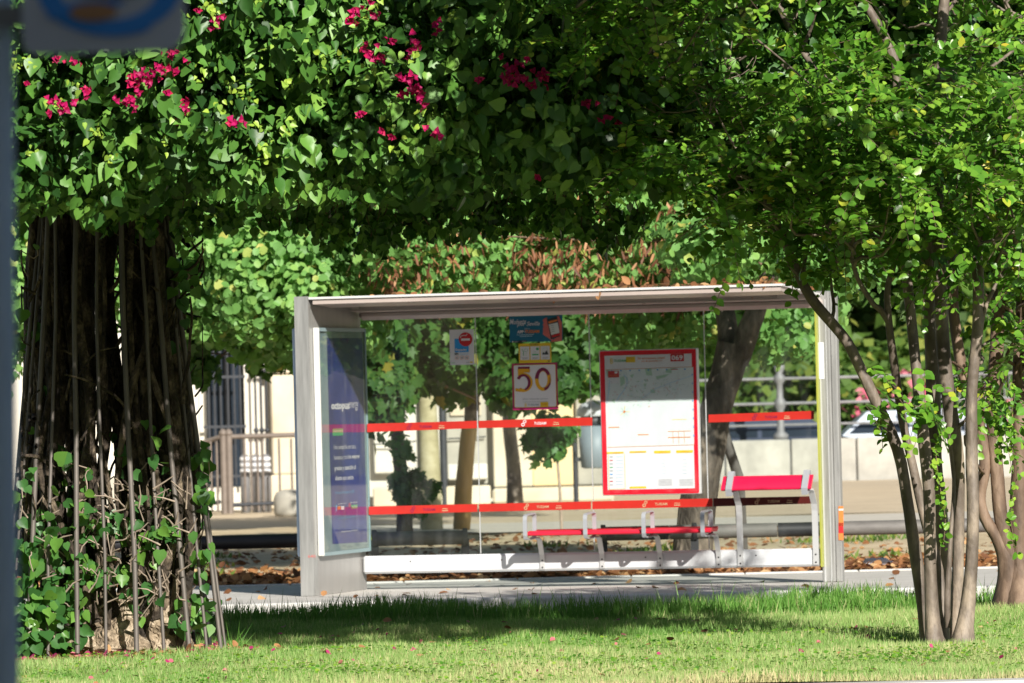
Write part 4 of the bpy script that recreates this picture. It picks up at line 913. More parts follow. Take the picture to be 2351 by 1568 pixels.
# left orchid tree (bright crown)
t = thing('orchid_tree', 'bright green round leaved tree above and left of the shelter end wall', 'tree', (*at(726, 1300, 58)[:2], 0))
o, sp = trunk(t, [(722, 1318, 58, .12), (728, 1100, 58, .10), (715, 900, 58, .09), (690, 700, 58, .07)], 'bark_t')
bl = region((360, 860), (430, 690), (56.0, 59.5), 46, .35, .55) + region((560, 830), (660, 760), (56.3, 58.5), 14, .25, .36) + region((420, 560), (640, 700), (56.5, 58.5), 8, .22, .32) + region((330, 950), (200, 440), (56, 60), 26, .45, .65)
bl += px_blobs([(600, 800, 57.5, .2), (640, 790, 57.2, .22), (460, 730, 57.5, .22), (20, 600, 57, .4), (60, 660, 57, .3), (30, 760, 57.5, .3), (-40, 820, 57.5, .4), (690, 835, 57.5, .12)]) + region((-150, 360), (420, 700), (56.5, 59.5), 26, .35, .5)
crown(t, bl, 190, 'round', 'leaf_u', .05, .11, .35, yel=.05, wid=.9); limbs(t, sp, bl[:60], .016, 34, frac=(.8, 1))
# dark lower crown hanging left of the shelter
t = thing('young_tree', 'darker broad leaved young tree with low hanging leaves left of the shelter', 'tree', (*at(420, 1300, 66)[:2], 0))
o, sp = trunk(t, [(425, 1270, 62, .05), (420, 1000, 62, .04), (430, 800, 62, .035), (470, 700, 62, .03)], 'bark_t')
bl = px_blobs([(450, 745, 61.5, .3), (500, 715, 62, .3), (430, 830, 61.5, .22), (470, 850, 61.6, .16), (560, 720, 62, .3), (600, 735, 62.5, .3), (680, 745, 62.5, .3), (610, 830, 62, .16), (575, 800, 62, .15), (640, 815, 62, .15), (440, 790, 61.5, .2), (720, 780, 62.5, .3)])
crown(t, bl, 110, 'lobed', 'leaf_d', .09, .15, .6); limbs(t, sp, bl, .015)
# tree with seed pods on the leaning trunk
t = thing('pod_tree', 'tree with a thick forked leaning trunk and brown hanging seed pods above the shelter', 'tree', (*at(1590, 1307, 55.4)[:2], 0))
o, sp = trunk(t, [(1585, 1318, 55.4, .22), (1592, 1250, 55.4, .18), (1612, 1100, 55.4, .155), (1640, 960, 55.4, .15), (1668, 860, 55.4, .15), (1685, 790, 55.4, .15)], 'bark_t', sides=18, lump=.07)
trunk(t, [(1675, 830, 55.4, .11), (1668, 740, 55.5, .095), (1640, 640, 55.8, .08), (1560, 540, 56, .06), (1420, 470, 56, .04)], 'bark_t', name='limb', lump=.06)
_, sp2 = trunk(t, [(1690, 830, 55.4, .11), (1722, 750, 55.3, .10), (1760, 650, 55.4, .08), (1800, 560, 55.8, .06), (1850, 420, 56, .04)], 'bark_t', name='limb', lump=.06)
bl = region((860, 1900), (250, 560), (55.2, 60), 95, .38, .6) + region((900, 1560), (545, 640), (55.4, 59.5), 40, .25, .36) + region((1560, 1900), (560, 700), (56.5, 60), 26, .3, .45)
bl += region((1400, 1640), (680, 770), (57, 60), 18, .25, .36) + region((1560, 2000), (520, 640), (52.9, 54.6), 34, .22, .34) + region((1620, 1880), (690, 790), (56.2, 58), 22, .22, .34)
crown(t, bl, 90, 'round', 'leaf_u', .05, .105, .45, yel=.06, wid=.9); limbs(t, sp2, bl[:90], .02, 34, frac=(.5, 1))
P, N_, Tp, Q = blob_leaves([b for b in region((860, 1600), (440, 640), (54.7, 57.5), 60, .28, .42)], 38, 1.6)
n = len(P); leaves('seed_pods', 'pod', P, N_, norm(Tp + rng.normal(0, .5, P.shape) + np.array([0, 0, -.7])), rng.uniform(.06, .14, n), rng.random(n), 'pod', t, wid=1.0)
# dark broad leaved crown behind the left panes with two trunks
t = thing('broad_leaved_tree', 'dark broad leaved tree with a thin dark stem behind the left glass pane', 'tree', (*at(925, 1216, 72)[:2], 0))
o, sp = trunk(t, [(930, 1222, 72, .10), (922, 1100, 72, .085), (908, 950, 72, .08), (900, 850, 72, .075), (880, 740, 71, .07)], 'bark_t')
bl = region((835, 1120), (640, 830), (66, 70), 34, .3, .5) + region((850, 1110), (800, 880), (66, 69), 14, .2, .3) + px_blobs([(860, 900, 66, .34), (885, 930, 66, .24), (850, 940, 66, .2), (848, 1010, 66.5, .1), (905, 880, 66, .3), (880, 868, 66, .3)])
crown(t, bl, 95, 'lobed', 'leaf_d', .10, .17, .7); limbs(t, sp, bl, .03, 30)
crown(t, px_blobs([(930 + rng.normal(0, 20), 1108 + rng.normal(0, 24), 71.5, rng.uniform(.06, .14)) for _ in range(15)]), 130, 'lobed', 'leaf_v', .08, .15, .5, name='basal_shoots')
t = thing('broad_leaved_tree', 'dark broad leaved tree with a stem turning tan, right of the pale trunk', 'tree', (*at(1065, 1216, 73)[:2], 0))
o, sp = trunk(t, [(1083, 975, 73, .085), (1086, 850, 72.5, .085), (1090, 700, 72, .08)], 'bark_t')
trunk(t, [(1060, 1216, 73, .105), (1066, 1100, 73, .10), (1078, 974, 73, .092)], 'wood', name='stripped_trunk', lump=.03)
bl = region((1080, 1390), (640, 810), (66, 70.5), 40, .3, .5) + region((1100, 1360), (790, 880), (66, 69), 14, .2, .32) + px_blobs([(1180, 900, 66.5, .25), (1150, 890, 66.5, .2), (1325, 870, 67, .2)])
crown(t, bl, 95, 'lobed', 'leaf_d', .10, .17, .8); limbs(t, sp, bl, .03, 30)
# pale trunk tree
t = thing('silk_floss_tree', 'tree with a smooth thick pale olive trunk behind the left panes', 'tree', (*at(990, 1214, 75)[:2], 0))
o, sp = trunk(t, [(991, 1224, 75, .145), (989, 1150, 75, .135), (984, 1000, 75, .118), (980, 880, 75, .105), (978, 760, 75, .10), (975, 600, 75, .09)], 'bark_p', sides=20, lump=.015)
bl = region((700, 1300), (350, 640), (73, 78), 50, .6, .9); crown(t, bl, 34, 'oval', 'leaf_h', .12, .2, .5); limbs(t, sp, bl, .04, 30, frac=(.8, 1))
# thin grey trunk
t = thing('young_tree', 'young tree with a thin pale grey stem and drooping leaflets before the ochre wall', 'tree', (*at(1180, 1160, 86)[:2], 0))
o, sp = trunk(t, [(1183, 1168, 86, .125), (1178, 1060, 86, .10), (1168, 960, 86, .09), (1170, 800, 86, .08), (1172, 650, 86, .07)], 'bark_c', lump=.03)
bl = region((1100, 1450), (620, 830), (80, 85), 24, .5, .8) + px_blobs([(1335, 850, 80, .35), (1380, 850, 80, .4), (1425, 850, 80, .35)])
crown(t, bl, 34, 'oval', 'leaf_d', .13, .22, .9); limbs(t, sp, bl, .03, 20)
t = thing('sapling', 'small leafy sapling clump hanging before the ochre wall under the square notice', 'sapling', (*at(1265, 1190, 68)[:2], 0))
o, sp = trunk(t, [(1290, 1225, 70, .018), (1285, 1120, 70, .016), (1272, 1000, 70, .014), (1250, 950, 70, .01)], 'twig_g')
crown(t, px_blobs([(1268 + rng.normal(0, 24), 995 + rng.normal(0, 18), 70, rng.uniform(.06, .15)) for _ in range(22)]), 120, 'lobed', 'leaf_v', .08, .15, .5); limbs(t, sp, px_blobs([(1240, 1015, 70, .2), (1295, 985, 70, .2), (1285, 1020, 70, .2)]), .008)
t = thing('tree_stake', 'grey wooden stake leaning against the thick leaning trunk', 'stake', (*at(1690, 1100, 56)[:2], 0))
mb = MB(); mb.tube([at(1640, 880, 55.9), at(1668, 1010, 56.1), at(1697, 1100, 56.3), (at(1700, 1100, 56.3)[0] + .03, 56.9, 0)], [.045, .045, .05, .05], 10); mb.build('stake', 'pipe', t)

# greenery beyond the fence at the right
t = thing('hedge', 'flowering green hedge with pink blooms just beyond the iron fence', 'hedge', (Bx(2000, 114), 113.5, -.2))
bl = [(x, rng.uniform(113.0, 114.5), rng.uniform(.6, 2.4), rng.uniform(.5, .8)) for x in np.linspace(Bx(1390, 111), Bx(2600, 111), 40)]
bl = [b for b in bl if not (Bx(1690, 111) < b[0] < Bx(1890, 111) and b[2] < 1.5)]
crown(t, bl, 36, 'quad', 'leaf_h', .16, .3, .2, wid=1.4, yel=.08)
P, N_, Tp, Q = blob_leaves([(Bx(u, 112.4), 112.4, z, .45) for u, z in ((1985, 1.2), (2050, 1.0), (2110, 1.6), (2250, 1.2), (2330, 1.1))], 12); n = len(P)
leaves('blossoms', 'quad', P, N_, Tp, rng.uniform(.1, .2, n), rng.random(n), 'fblue', t, wid=1.5)
specs = [(1450, 128, 4.6), (1700, 124, 4.2), (1960, 130, 5.0), (2230, 125, 4.4), (2480, 129, 5.0), (1240, 134, 5.2)]
labs = ['far tree behind the map panel', 'far yellow green tree beyond the leaning trunk', 'far tree beyond the fence behind the shelter post', 'far tree beyond the fence behind the right stems', 'far tree at the right edge beyond the fence', 'far tree behind the yellow building wall']
for (u, Y, h), lb in zip(specs, labs):
    x_ = Bx(u, Y); t = thing('far_tree', lb, 'tree', (x_, Y, -.3), 'trees beyond the fence')
    mb = MB(); sp = smooth_path([(x_, Y, -.3, .2), (x_ + .1, Y, 1.6, .16), (x_, Y, 3.4, .1)], 8); mb.tube(sp[:, :3], sp[:, 3], 10, lump=.05); mb.build('trunk', 'bark_t', t)
    bl = [(x_ + rng.normal(0, 1.1), Y + rng.normal(0, .8), rng.uniform(1.7, h + 3.4), rng.uniform(.6, 1.1)) for _ in range(34)]
    crown(t, bl, 16, 'quad', 'leaf_h', .22, .42, .3, wid=1.5, yel=.1)
bl = [(x, rng.uniform(138, 146), rng.uniform(1, 9), rng.uniform(1.6, 2.6)) for x in np.linspace(-16, 20, 60)]
P, N_, Tp, Q = blob_leaves(bl, 5, .3); n = len(P)
o = leaves('far_woodland', 'quad', P, N_, Tp, rng.uniform(.5, .9, n), .2 + .6 * rng.random(n), 'leaf_h', wid=1.6); tag(o, 'continuous green woodland closing the view far behind the fence', 'woodland', kind='stuff')

# plastic cup litter
c = at(2015, 1283, 54.6)
t = thing('plastic_bottle', 'crushed clear plastic bottle lying in the brown leaves right of the post', 'bottle', (c[0], 54.6, 0))
mb = MB(); mb.lathe((c[0] - .13, 54.55, .045), [(.02, 0), (.04, .02), (.043, .1), (.036, .12), (.043, .14), (.043, .2), (.014, .24), (.014, .27)], 12, 0, (1, .1, 0)); mb.build('bottle_body', 'litter', t)

# ================================================================== BOUGAINVILLEA ARCH
YT = 37.0
boug = thing('bougainvillea', 'large bougainvillea arch with pink blossom clusters on gnarled twisted trunks', 'bougainvillea', (at(290, 1480, YT)[0], YT, .08))
stems = [
 [(215, 1500, 37.0, .12), (150, 1320, 37.0, .09), (112, 1050, 37.1, .12), (122, 800, 37.1, .13), (130, 470, 37.1, .14)],
 [(190, 1495, 37.2, .09), (95, 1270, 37.3, .06), (72, 1000, 37.3, .07), (78, 700, 37.3, .08), (95, 470, 37.3, .09)],
 [(262, 1500, 36.9, .09), (235, 1280, 36.85, .06), (208, 1080, 36.8, .055), (200, 800, 36.9, .07), (190, 470, 37, .1)],
 [(335, 1505, 36.95, .14), (350, 1350, 36.9, .12), (335, 1150, 36.95, .07), (332, 900, 37, .10), (318, 470, 37, .12)],
 [(385, 1495, 37.0, .12), (415, 1320, 37.0, .08), (428, 1100, 37.0, .085), (398, 850, 37, .095), (352, 490, 37, .10)],
 [(300, 1500, 37.2, .10), (292, 1320, 37.2, .05), (282, 1150, 37.2, .04), (268, 1000, 37.2, .035), (250, 700, 37.2, .04), (262, 470, 37.1, .06)],
 [(400, 1440, 37.25, .07), (446, 1230, 37.2, .045), (436, 1000, 37.2, .05), (392, 750, 37.2, .055), (340, 480, 37.2, .06)],
 [(240, 1500, 37.35, .10), (180, 1250, 37.4, .05), (165, 1000, 37.4, .06), (160, 700, 37.4, .08), (160, 470, 37.4, .1)],
 [(350, 1480, 37.35, .08), (372, 1200, 37.4, .05), (375, 900, 37.4, .06), (300, 650, 37.4, .06), (290, 470, 37.4, .08)],
 [(360, 1420, 36.75, .05), (300, 1250, 36.7, .03), (270, 1120, 36.7, .028), (300, 900, 36.7, .03), (360, 700, 36.8, .03), (340, 500, 36.9, .04)],
 [(220, 1430, 36.7, .05), (180, 1300, 36.7, .035), (130, 1180, 36.7, .03), (90, 1060, 36.7, .03), (130, 800, 36.8, .03), (110, 500, 36.9, .04)],
 [(330, 1430, 36.7, .05), (410, 1200, 36.7, .03), (395, 1000, 36.7, .028), (340, 820, 36.7, .03), (350, 600, 36.8, .035), (300, 470, 36.9, .04)],
]
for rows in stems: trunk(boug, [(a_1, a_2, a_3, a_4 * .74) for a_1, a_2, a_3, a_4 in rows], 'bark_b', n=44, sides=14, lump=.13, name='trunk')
for i in range(36):
    ut = rng.choice([rng.uniform(55, 190), rng.uniform(290, 378)]) if i < 29 else rng.uniform(192, 290); um = 60 + (ut - 60) * 1.08 + rng.normal(0, 14); ub_ = 240 + (ut - 215) * 1.05 + rng.normal(0, 18); Yk = rng.uniform(36.7, 37.5); r0 = rng.uniform(.011, .038)
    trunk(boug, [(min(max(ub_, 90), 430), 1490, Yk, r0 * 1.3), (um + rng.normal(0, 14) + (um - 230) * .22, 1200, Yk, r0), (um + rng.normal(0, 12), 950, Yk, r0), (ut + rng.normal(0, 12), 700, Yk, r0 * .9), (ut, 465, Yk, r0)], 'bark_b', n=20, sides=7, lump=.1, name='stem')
# root base
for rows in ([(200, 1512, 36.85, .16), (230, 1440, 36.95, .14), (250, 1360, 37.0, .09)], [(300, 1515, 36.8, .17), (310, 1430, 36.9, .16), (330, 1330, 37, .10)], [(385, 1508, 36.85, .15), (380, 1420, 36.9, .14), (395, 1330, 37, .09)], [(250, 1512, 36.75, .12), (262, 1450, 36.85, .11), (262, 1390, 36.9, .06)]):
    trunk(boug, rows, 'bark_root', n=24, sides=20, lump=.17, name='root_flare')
mb = MB()   # tangle of thin stems
for _ in range(150):
    u = rng.uniform(60, 450); v = rng.uniform(560, 1420); Y = rng.uniform(36.6, 37.5); l_ = rng.uniform(60, 260); an = rng.normal(-1.57, .45)
    pts = []; 
    for k_ in range(6):
        pts.append((*at(u, v, Y), .011 * (1 - k_ * .12))); u += l_ / 5 * math.cos(an); v += l_ / 5 * math.sin(an); an += rng.normal(0, .35); Y += rng.normal(0, .05)
        u = min(max(u, 50), 465)
    sp = smooth_path(pts, 12); mb.tube(sp[:, :3], sp[:, 3] * rng.uniform(.6, 1.5), 5, cap=False)
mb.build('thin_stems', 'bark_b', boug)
mb = MB()   # cut twig stubs, paler
for _ in range(110):
    u = rng.uniform(230, 440) if rng.random() < .7 else rng.uniform(60, 240); v = rng.uniform(1120, 1400); Y = rng.uniform(36.45, 36.8); an = rng.uniform(-2.9, -.1); l_ = rng.uniform(18, 60)
    p = at(u, v, Y); q = at(u + l_ * .5 * math.cos(an) + rng.normal(0, 4), v + l_ * .5 * math.sin(an), Y - .03); r_ = at(u + l_ * math.cos(an), v + l_ * math.sin(an) + rng.normal(0, 6), Y - .06)
    mb.tube([p, q, r_], [.007, .005, .0035], 5, cap=False)
mb.build('twigs', 'twig_g', boug)
# crown
def yfront(x): return 33.45 + max(0, x + .1) * 1.25
def zbot(x, y):
    b = 2.73 + .05 * math.sin(x * 3.1) + .04 * math.sin(x * 7 + 1)
    return b + (.03 * (y - 35))
bl = []
for x in np.arange(-3.5, 4.6, .36):
    for z in np.arange(3.12, 4.95, .36):
        xx = x + rng.normal(0, .1); yf = yfront(xx); r = rng.uniform(.27, .42); zz = z + rng.normal(0, .09); bulge = .3 * max(0, (3.25 - zz) / .3)
        bl.append((xx, yf + r + rng.normal(0, .13) + bulge, max(zz, zbot(xx, yf) + r * .95), r))
    for y in np.arange(.85, 4.7, .55):
        xx = x + rng.normal(0, .12); yy = yfront(xx) + y + rng.normal(0, .12); r = rng.uniform(.26, .36)
        if yy < 38.9: bl.append((xx, yy, zbot(xx, yy) + r + abs(rng.normal(0, .05)), r))
        for z2 in (3.5, 4.1):
            if int(y * 100) % 2 == 0 or rng.random() < .6: bl.append((xx, yy, z2 + rng.normal(0, .12), rng.uniform(.3, .42)))
    for y in np.arange(.5, 4.2, .7):
        xx = x + rng.normal(0, .12); yy = yfront(xx) + y
        if yy < 38.9: bl.append((xx, yy, 4.6 + rng.normal(0, .12), rng.uniform(.35, .5)))
P, N_, Tp, Q = blob_leaves(bl, 145, .75, .16, .55)
ok = P[:, 2] > np.array([2.71 + .05 * math.sin(x * 3.1) + .06 * math.sin(x * 9) for x in P[:, 0]]) - .05
P, N_, Tp, Q = P[ok], N_[ok], Tp[ok], Q[ok]
n = len(P); patch = np.sin(P[:, 0] * 5.3 + P[:, 2] * 3) * np.sin(P[:, 2] * 6.1 - P[:, 0] * 2)
rnd = np.clip(.12 + .5 * rng.random(n) + .25 * (Q - .5) + .12 * patch, 0, .8)
size = (.04 + .075 * rng.random(n) ** 1.5) * (1 + .12 * patch)
leaves('foliage', 'heart', P, N_, Tp, size, rnd, 'leaf_b', boug, wid=rng.uniform(.75, 1.05, n))
print('boug leaves', n)
# young pale shoots at the surface
ns = 120; c = []
for _ in range(ns):
    x = rng.uniform(-3.2, 1.2); z = rng.uniform(2.95, 4.3); c.append((x, yfront(x) - rng.uniform(-.05, .08) + .6 * max(0, (3.1 - z)), z))
c = np.repeat(np.array(c), 7, 0) + rng.normal(0, .028, (ns * 7, 3)); n = len(c)
leaves('young_leaves', 'heart', c, norm(rng.normal(0, .45, (n, 3)) + np.array([.2, -.8, .5])), norm(rng.normal(0, .6, (n, 3)) + np.array([0, 0, -.3])), rng.uniform(.022, .05, n), rng.uniform(.82, 1, n), 'leaf_b', boug, wid=.8)
# drooping sprays under the arch
mb = MB(); PP = []; TT = []
for u, v0, l_ in [(415, 560, 60)] * 0 + [(780, 500, 60), (860, 510, 70), (905, 505, 45), (960, 500, 40), (1010, 490, 30), (735, 500, 25), (1060, 480, 70), (1100, 470, 60), (1180, 480, 40), (1250, 470, 45), (1340, 480, 60), (1390, 480, 100), (1290, 480, 40), (600, 490, 25), (520, 495, 20), (1460, 500, 50), (440, 500, 30), (230, 500, 30), (320, 510, 25), (1150, 490, 30), (840, 505, 55), (700, 500, 20)]:
    for q in range(4):
        uu = u + rng.normal(0, 14); Y = rng.uniform(34.8, 37.6); pts = []
        for k_ in range(5): pts.append((*at(uu, v0 - 40 + (l_ + 45) * k_ / 4 * rng.uniform(.8, 1), Y), .004)); uu += rng.normal(0, 7); Y += rng.normal(0, .03)
        sp = smooth_path(pts, 9); mb.tube(sp[:, :3], sp[:, 3] * .8, 4, cap=False)
        for k_ in range(2, 9):
            for _ in range(3): PP.append(sp[k_, :3] + rng.normal(0, .02, 3)); TT.append(rng.normal(0, .6, 3) + np.array([0, 0, -.9]))
mb.build('hanging_twigs', 'twig', boug); PP = np.array(PP); TT = norm(np.array(TT)); n = len(PP)
leaves('hanging_leaves', 'heart', PP, norm(rng.normal(0, .7, (n, 3)) + np.array([0, -.9, .2])), TT, rng.uniform(.04, .075, n), rng.random(n) * .7, 'leaf_b', boug)
# blossom clusters (three papery bracts round a tiny pale tube, several to a cluster)
cl = [(300, 205, 2), (310, 185, 2), (290, 225, 2), (322, 180, 1), (345, 180, 1), (305, 240, 2), (335, 170, 1), (190, 212, 2), (120, 232, 1), (138, 240, 1), (115, 260, 1), (415, 245, 2), (540, 282, 1), (385, 215, 1), (380, 150, 2), (400, 130, 2), (365, 160, 1), (405, 165, 1), (130, 135, 1), (170, 145, 1), (820, 45, 2), (830, 30, 2), (810, 52, 1), (845, 120, 1), (848, 112, 2), (860, 135, 2), (870, 128, 1), (900, 95, 1), (950, 95, 2), (945, 120, 1), (935, 180, 2), (925, 182, 1), (940, 207, 2), (955, 200, 2), (965, 228, 2), (960, 215, 1), (920, 215, 1), (1180, 155, 2), (1190, 175, 2), (1170, 180, 2), (1185, 185, 1), (1150, 130, 1), (1215, 190, 1), (1225, 190, 1), (1255, 175, 1), (1240, 170, 1), (1215, 135, 1), (1000, 308, 1), (830, 260, 1), (825, 265, 1), (490, 50, 2), (455, 25, 1), (500, 42, 1), (850, 10, 1), (1100, 180, 1), (1255, 200, 1), (1235, 405, 1), (880, 300, 1), (900, 310, 1), (1000, 60, 1), (1350, 235, 1), (1420, 280, 1), (1805, 195, 1), (60, 190, 1), (150, 245, 1), (1390, 270, 1), (1170, 165, 1)]
flo = thing  # (alias kept simple)
proto = []
for kind in range(3):
    PP = []; NN = []; TT = []; nf = (3, 6, 10)[kind]
    for _ in range(nf):
        c0 = rng.normal(0, .012 + .016 * kind, 3); ax = norm(rng.normal(0, .5, 3) + np.array([.1, -1, .2])); b1 = norm(np.cross(ax, [0, 0, 1.])); b2 = np.cross(ax, b1); ph = rng.random() * 6
        for k_ in range(3):
            a = ph + k_ * 2.094; dr = b1 * math.cos(a) + b2 * math.sin(a); PP.append(c0); TT.append(dr + ax * .75); NN.append(ax - dr * .6)
    n = len(PP); ob = leaves('blossom_cluster', 'heart', np.array(PP), norm(np.array(NN)), norm(np.array(TT)), rng.uniform(.028, .042, n), rng.random(n) * .85, 'bract', wid=.95, base=(0, 0, 0))
    proto.append(ob)
org = origin(boug)
for i, (u, v, kd) in enumerate(cl):
    src = proto[min(2, kd if rng.random() < .5 else kd - 1)] if True else None
    Yc = yfront(at(u, v, 34.2)[0]) - .03 + rng.uniform(-.06, .04); p = at(u, v, Yc)
    Yc += .3 * max(0, (3.1 - p[2]) / .3); p = at(u, v, Yc) if u < 1500 else at(u, v, 36.2)
    ob = src.copy(); COL.objects.link(ob); ob.parent = boug; ob.location = [float(x) for x in (p - org)]
    ob.rotation_euler = (rng.normal(0, .3), rng.uniform(0, 6.28), rng.normal(0, .3)); s_ = rng.uniform(.6, .88); ob.scale = (s_, s_, s_); ob.name = 'blossom_cluster'
for ob in proto: bpy.data.objects.remove(ob)

# cage of metal stakes round the trunks
C0 = at(262, 1490, YT); cxx, cyy = C0[0], 36.95; RB, RT = .70, .36
base_us = [3, 17, 57, 110, 173, 243, 313, 378, 438, 482, 512, 521]
tops = [95, 105, 118, 136, 185, 228, 285, 322, 350, 372, 383, 386]
zt = 2.85; num = 0
where = ['leftmost metal stake beside the blurred pole', 'second metal stake from the left', 'thick pale metal stake over the climbing leaves', 'metal stake fourth from the left in front of the climber', 'thick metal stake left of the exposed root base', 'thin metal stake in front of the middle of the roots', 'thickest metal stake before the centre of the trunks', 'metal stake in front of the pale right root', 'metal stake just right of the root base', 'slanted metal stake third from the right', 'second slanted stake from the right edge of the cage', 'rightmost slanted stake of the cage']
thick = [.012, .008, .0135, .009, .0135, .009, .014, .0095, .0135, .009, .012, .008]
for i, (ub, ut) in enumerate(zip(base_us, tops)):
    xb = at(ub, 1490, YT)[0]; dx = np.clip((xb - cxx) / RB, -1, 1); yb = cyy - RB * math.sqrt(max(0, 1 - dx * dx)) * .8
    xb = at(ub, 1490, yb)[0]; xt = at(ut, 520, cyy)[0]; dxt = np.clip((xt - cxx) / RT, -1, 1); yt = cyy - .33 * math.sqrt(max(0, 1 - dxt * dxt))
    t = thing('metal_stake', where[i], 'stake', (xb, yb, .05), 'metal stakes forming a cage round the trunks')
    mb = MB(); wob = [rng.normal(0, .006) for _ in range(5)]
    mb.tube([(xb + (xt - xb) * f + wob[k_], yb + (yt - yb) * f, .03 + (zt - .03) * f) for k_, f in enumerate((0, .25, .5, .75, 1))], thick[i] * 1.15, 8); mb.build('rod', 'rod', t)
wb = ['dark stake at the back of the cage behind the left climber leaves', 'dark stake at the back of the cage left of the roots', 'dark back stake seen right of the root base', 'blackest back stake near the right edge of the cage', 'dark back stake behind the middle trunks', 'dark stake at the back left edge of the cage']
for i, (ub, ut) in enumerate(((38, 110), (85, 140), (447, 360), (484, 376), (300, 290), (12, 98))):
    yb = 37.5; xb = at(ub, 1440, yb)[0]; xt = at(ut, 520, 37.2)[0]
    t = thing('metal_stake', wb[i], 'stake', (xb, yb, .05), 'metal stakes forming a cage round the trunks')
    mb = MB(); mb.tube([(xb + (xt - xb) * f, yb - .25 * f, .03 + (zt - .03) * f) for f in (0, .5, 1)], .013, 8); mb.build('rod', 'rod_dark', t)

# climber leaves on the cage
clim = thing('climbing_vine', 'green climbing plant with rounded leaves growing over the lower cage and roots', 'climber', (at(120, 1480, 36.6)[0], 36.6, .08))
rows = []
def cluster(u, v, su, sv, n, y0=36.42, y1=37.0):
    for _ in range(n): rows.append((rng.normal(u, su), rng.normal(v, sv), rng.uniform(y0, y1)))
cluster(125, 1380, 40, 50, 120); cluster(90, 1440, 45, 30, 140); cluster(60, 1330, 30, 50, 70); cluster(200, 1300, 30, 30, 34); cluster(100, 1230, 40, 40, 40); cluster(320, 1240, 32, 28, 38); cluster(380, 1220, 32, 20, 26)
cluster(270, 1320, 20, 12, 14); cluster(190, 1210, 30, 25, 30); cluster(468, 1110, 14, 45, 34, 36.5, 37.1); cluster(455, 1410, 30, 22, 34, 36.5, 37.2); cluster(330, 1370, 18, 25, 14); cluster(170, 1120, 60, 50, 40, 36.4, 37.2); cluster(350, 1080, 60, 60, 34, 36.4, 37.2); cluster(460, 1290, 12, 20, 16, 36.5, 37); cluster(20, 1450, 25, 30, 60); cluster(420, 640, 18, 60, 30, 36.6, 37); cluster(80, 760, 20, 100, 30, 36.8, 37.4)
rows = [(min(max(u, -40), 505), min(v, 1492), Y) for u, v, Y in rows]; P = np.array([at(*r) for r in rows]); P[:, 2] = np.maximum(P[:, 2], .11); n = len(P)
leaves('foliage', 'heart', P, norm(rng.normal(0, .5, (n, 3)) + np.array([.2, -.9, .3])), norm(rng.normal(0, .5, (n, 3)) + np.array([0, 0, -.6])), rng.uniform(.05, .10, n), rng.random(n), 'leaf_v', clim, wid=rng.uniform(.9, 1.2, n))
mb = MB(); k_ = rng.permutation(n)[:130]; scatter_branches(mb, [P[i] + (0, .02, 0) for i in k_], [P[j] + (0, .02, 0) for j in [int(np.argsort(((P - P[i]) ** 2).sum(1))[min(6, n - 1)]) for i in k_]], .005, .003, .1, 6, 4); mb.build('stems', 'twig_g', clim)
# clump of broad grass at the cage edge
gt = []
for _ in range(24): gt.append(at(rng.normal(530, 14), 1488, 37.6))
gt = np.array(gt); gt[:, 2] = .09; n = len(gt)
o = leaves('grass_tuft', 'blade', gt, norm(rng.normal(0, .3, (n, 3)) + np.array([0, -1, 0])), norm(rng.normal(0, .55, (n, 3)) + np.array([.1, 0, 1])), rng.uniform(.08, .2, n), rng.uniform(.0, .3, n), 'grass', wid=.035)
tag(o, 'tuft of long grass at the right foot of the cage', 'grass', kind='stuff')

# ================================================================== CRAPE MYRTLES
def sprays(ctrs, dirs, n_leaf, length, lsize, droop=.25):
    """twigs carrying two rows of leaves; returns leaf arrays and twig paths"""
    PP = []; NN = []; TT = []; paths = []; G = []
    for c, d in zip(ctrs, dirs):
        ln = length * rng.uniform(.6, 1.3); d = d / np.linalg.norm(d); upn = norm(np.array([0, 0, 1.]) + rng.normal(0, .5, 3) + np.array([.1, -.5, 0])); side = norm(np.cross(d, upn)); upn = np.cross(side, d)
        k_ = max(4, int(n_leaf * ln / length)); pts = []; g = rng.random()
        for j in range(k_):
            f = j / (k_ - 1); p = c + d * ln * f + np.array([0, 0, -droop * ln * f * f]); pts.append(p); sg = 1 if j % 2 else -1
            for s2 in (sg, -sg):
                if rng.random() < .12: continue
                PP.append(p); TT.append(side * s2 * .9 + d * .55 + rng.normal(0, .22, 3)); NN.append(upn + rng.normal(0, .28, 3)); G.append((g, f))
        paths.append(np.array(pts))
    return np.array(PP), norm(np.array(NN)), norm(np.array(TT)), paths, np.array(G)
